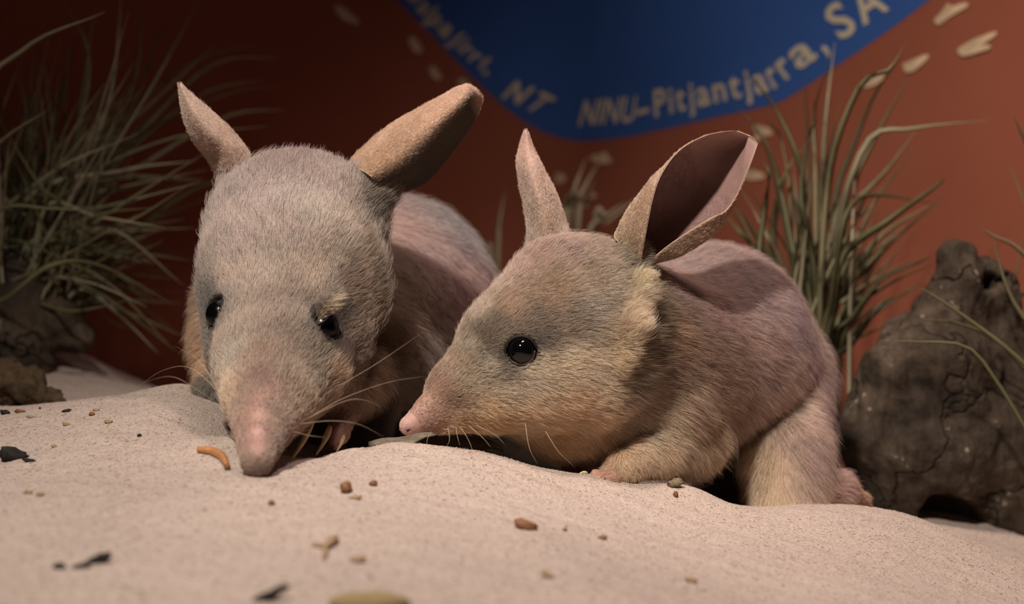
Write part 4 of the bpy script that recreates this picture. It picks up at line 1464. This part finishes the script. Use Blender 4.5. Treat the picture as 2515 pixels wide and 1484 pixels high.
s = SDF()
s.chain([(-120, 700, .86, 130), (40, 770, .86, 120), (120, 790, .86, 80)], 20, .9)
s.chain([(150, 800, .85, 55), (186, 838, .85, 30)], 16)
s.cone((-80, 900, .84, 130), (30, 880, .84, 90), 26)
v, f = rough_body(s, 0.008, 30)
o = mesh_obj('driftwood_log', v, f, WOOD, origin=P(0, 880, .86))
tag(o, 'dark knobbly log under the spiky tussock at the left edge', 'log')

s = SDF()
s.chain([(-120, 950, .74, 90), (20, 945, .73, 62), (90, 960, .72, 32), (150, 985, .71, 12)], 16)
v, f = rough_body(s, 0.006, 90, h=0.003)
o = mesh_obj('debris_clump', v, f, ROOTM, origin=P(0, 990, .73))
tag(o, 'rough brown clump of fibrous litter on the sand below the log', 'litter clump')

# ------------------------------------------------------------------ grey leaf lying between the animals
top = [(905, 1092, .590), (980, 1072, .60), (1060, 1062, .61), (1130, 1058, .612), (1180, 1072, .607), (1232, 1104, .598)]
bot = [(905, 1098, .583), (980, 1094, .583), (1060, 1096, .584), (1130, 1100, .586), (1180, 1104, .590), (1236, 1108, .594)]
ta, tb = catmull([P(*x) for x in top], 26), catmull([P(*x) for x in bot], 26)
vs, fs = [], []
for i in range(26):
    for j in range(7):
        t = j / 6
        p = ta[i] * (1 - t) + tb[i] * t
        p = p + np.array([0, 0, 0.0016 * math.sin(math.pi * t) + .0005 * math.sin(i * .9)])
        vs.append(p)
nb = len(vs)
for i in range(25):
    for j in range(6):
        a = i * 7 + j
        fs.append((a, a + 7, a + 8, a + 1))
vs2 = [p - np.array([0, 0, .0005]) for p in vs]
fs += [tuple(nb + k for k in q[::-1]) for q in list(fs)]
rim = [i * 7 for i in range(26)] + [25 * 7 + j for j in range(1, 7)] + [i * 7 + 6 for i in range(24, -1, -1)] + [j for j in range(5, 0, -1)]
for i in range(len(rim)):
    a, b = rim[i], rim[(i + 1) % len(rim)]
    fs.append((a, b, nb + b, nb + a))
o = mesh_obj('fallen_leaf', vs + vs2, fs, LEAFM, origin=P(1080, 1090, .6))
tag(o, 'grey curled dead leaf on the sand under the pink nose', 'leaf')

# ------------------------------------------------------------------ small things on the sand


def lump(name, px, py, wpx, hpx, ang, mat, label, cat, group=None, rough=.25, sink=.25, elong_depth=1.0, seed=0):
    c = on_sand(px, py + hpx * 0.3)
    Y = c[1]
    a, b = wpx / 2 * Y / F, hpx / 2 * Y / F
    vs, fs = uv_ball((0, 0, 0), 1, 14, 9)
    out = []
    ca, sa = math.cos(math.radians(ang)), math.sin(math.radians(ang))
    for p in vs:
        r = 1 + rough * mnoise.noise(Vector(p) * 1.7 + Vector((seed * 3.1, px * .1, py * .1)))
        x, y, z = p * r
        x, y, z = x * a, y * b * 1.1 * elong_depth, z * b
        out.append((c[0] + x * ca - z * sa, c[1] + y, c[2] + x * sa * 1.0 + z * ca + b * (1 - sink)))
    o = mesh_obj(name, out, fs, mat, origin=c)
    return tag(o, label, cat, group)


G1 = 'brown food pellets scattered on the sand'
lump('brown_seed', 850, 1200, 30, 30, 60, PELL, 'round dark brown seed on the sand below the two noses', 'seed', G1)
lump('brown_seed', 917, 1189, 22, 16, 20, PELL, 'small brown seed right of the round dark one', 'seed', G1)
lump('brown_seed', 1290, 1292, 62, 26, -18, PELL, 'largest long brown husk alone on the foreground sand', 'seed', G1, .35)
lump('brown_seed', 874, 1223, 30, 12, 10, TANM, 'flat tan husk just under the round dark seed', 'seed', G1)
lump('brown_seed', 667, 1237, 17, 14, 0, PELL, 'tiny brown seed below the buried muzzle', 'seed', G1)
lump('brown_seed', 1480, 1322, 24, 12, 10, PELL, 'small dull seed right of the largest husk', 'seed', G1)
lump('brown_seed', 1388, 1302, 12, 9, 0, PELL, 'speck sized seed between the largest husk and the dull seed', 'seed', G1)
lump('brown_seed', 1345, 1415, 36, 18, -35, TANM, 'tan husk low in the middle foreground', 'seed', G1)
lump('brown_seed', 1697, 1426, 32, 14, -15, TANM, 'tan husk nearest the bottom edge, right of centre', 'seed', G1)
lump('brown_seed', 880, 1376, 40, 20, 15, TANM, 'blurred tan husk right of the forked scrap', 'seed', G1)
lump('brown_seed', 70, 1210, 22, 12, 0, TANM, 'left one of a faint tan pair at the left edge', 'seed', G1)
lump('brown_seed', 99, 1215, 20, 12, 0, TANM, 'right one of a faint tan pair at the left edge', 'seed', G1)
# forked scrap
fr = empty('husk_scrap', on_sand(800, 1350))
tag(fr, 'forked tan husk scrap blurred in the foreground sand', 'husk')
for (x0, y0, x1, y1, r) in ((768, 1342, 800, 1348, 9), (800, 1350, 824, 1328, 14), (800, 1345, 796, 1376, 8)):
    a, b = on_sand(x0, y0), on_sand(x1, y1)
    Y = a[1]
    a = a + np.array([0, 0, r * Y / F * .6]); b = b + np.array([0, 0, r * Y / F * .6])
    c = np.array([a + (b - a) * t for t in np.linspace(0, 1, 7)])
    v, f = tube(c, [r * Y / F * (.55 + .45 * math.sin(math.pi * t)) for t in np.linspace(0.05, .95, 7)], 8, .7)
    mesh_obj('husk_lobe', v, f, TANM, fr)

G2 = 'charcoal bits on the sand'
lump('charcoal_bit', 28, 1120, 72, 34, -8, TWIG, 'blocky charcoal bit at the left edge', 'charcoal', G2, .5)
lump('charcoal_bit', 72, 1132, 34, 10, -10, TWIG, 'thin charcoal sliver beside the blocky bit', 'charcoal', G2, .3)
lump('charcoal_bit', 243, 1376, 62, 26, 25, TWIG, 'dark charcoal bit in the blurred left foreground', 'charcoal', G2, .5)
lump('charcoal_bit', 200, 1392, 50, 14, 12, TWIG, 'slim charcoal sliver touching the dark foreground bit', 'charcoal', G2, .4)
lump('charcoal_bit', 145, 1393, 32, 18, 0, TWIG, 'faint grey crumb left of the foreground charcoal', 'charcoal', G2, .3)
lump('charcoal_bit', 655, 1468, 110, 26, 28, TWIG, 'diagonal charcoal twig at the bottom edge', 'charcoal', G2, .4)
lump('charcoal_bit', 598, 1132, 8, 40, 0, TWIG, 'thin upright dark splinter beside the mealworm', 'charcoal', G2, .3)
lump('pebble', 905, 1488, 200, 62, 0, PEBB, 'olive pebble cut by the bottom edge of the picture', 'pebble')
G3 = 'tiny pebbles on the far left sand'
for (x, y, w_, h_, m_, lab) in [
    (12, 1014, 26, 12, TWIG, 'grey grit at the far left edge of the sand'), (48, 1011, 26, 10, PELL, 'reddish grit second from the left edge'), (163, 1010, 26, 8, TWIG, 'flat dark grit under the litter clump end'),
    (225, 1018, 15, 11, PELL, 'bright orange grain near the left crest'), (266, 1037, 20, 10, PEBB, 'pale grey grit right of the orange grain'), (342, 1070, 12, 8, TWIG, 'black speck left of the muzzle on open sand'),
    (98, 1003, 6, 5, TWIG, 'black pinpoint grain by the left crest'), (133, 1097, 14, 8, PEBB, 'dull grit below the left crest'), (162, 1043, 20, 9, PEBB, 'greenish grit between dark grit and muzzle'), (75, 1025, 22, 8, TANM, 'tan grit below the reddish one'),
    (236, 1008, 18, 7, TANM, 'tan sliver above the orange grain')]:
    lump('sand_pebble', x, y, w_, h_, RNG.uniform(-15, 15), m_, lab, 'grit', G3, .4)
lump('sand_clod', 1658, 1190, 34, 22, 10, CLOD, 'crumbly grey clod on the crest beside the forepaw', 'clod', None, .8)
lump('sand_clod', 1660, 1216, 12, 16, 0, PELL, 'tiny reddish crumb under the grey clod', 'clod', None, .5)

# mealworm
mw = [(486, 1112), (505, 1114), (525, 1118), (542, 1127), (552, 1140), (558, 1155)]
pts = [on_sand(x, y) for x, y in mw]
c = catmull(pts, 33)
Y = c[0][1]
R = []
for i in range(33):
    t = i / 32
    R.append(11 * Y / F * (math.sin(math.pi * min(1, .12 + t * .86)) ** .5) * (1 + .07 * math.cos(i * 2.2)))
c[:, 2] += 8 * Y / F
v, f = tube(c, R, 12)
mwo = empty('mealworm', c[0])
tag(mwo, 'curled orange brown mealworm on the sand beside the muzzle', 'mealworm')
mesh_obj('worm_body', v, f, WORM, mwo)
vv, ff = uv_ball(c[-1], 8 * Y / F, 12, 8)
mesh_obj('worm_head', vv, ff, PELL, mwo)

# ------------------------------------------------------------------ loose sand grains in and around the plane of focus
n = 26000
yy = np.clip(RNG.normal(.585, .055, n), .42, .72)
xx = (RNG.random(n) * 2 - 1) * yy * 0.40
zz = ground_z(xx, yy)
rr = 0.00011 + 0.00013 * RNG.random(n) ** 2
octv = np.array([(1, 0, 0), (-1, 0, 0), (0, 1, 0), (0, -1, 0), (0, 0, 1), (0, 0, -1)], float)
octf = np.array([(0, 2, 4), (2, 1, 4), (1, 3, 4), (3, 0, 4), (2, 0, 5), (1, 2, 5), (3, 1, 5), (0, 3, 5)])
jit = 1 + .45 * (RNG.random((n, 6, 1)) - .5)
vv = (octv[None] * jit * rr[:, None, None]) + np.stack([xx, yy, zz + rr * .5], -1)[:, None]
ff = (octf[None] + (np.arange(n) * 6)[:, None, None]).reshape(-1, 3)
pal = np.array([lin(c_) for c_ in ((216, 200, 184), (204, 186, 168), (230, 218, 204), (170, 150, 130), (176, 128, 90), (110, 100, 92))])
pick = RNG.choice(6, n, p=[.38, .26, .16, .11, .05, .04])
cc = np.repeat(pal[pick], 6, axis=0)
GR = m_tint('loose_grains', .7, .3, .05, 500)
o = mesh_obj('loose_sand', vv.reshape(-1, 3), ff, GR, smooth=False, attr=cc)
tag(o, 'loose coarse sand grains lying on the sand surface', 'sand', kind='stuff')
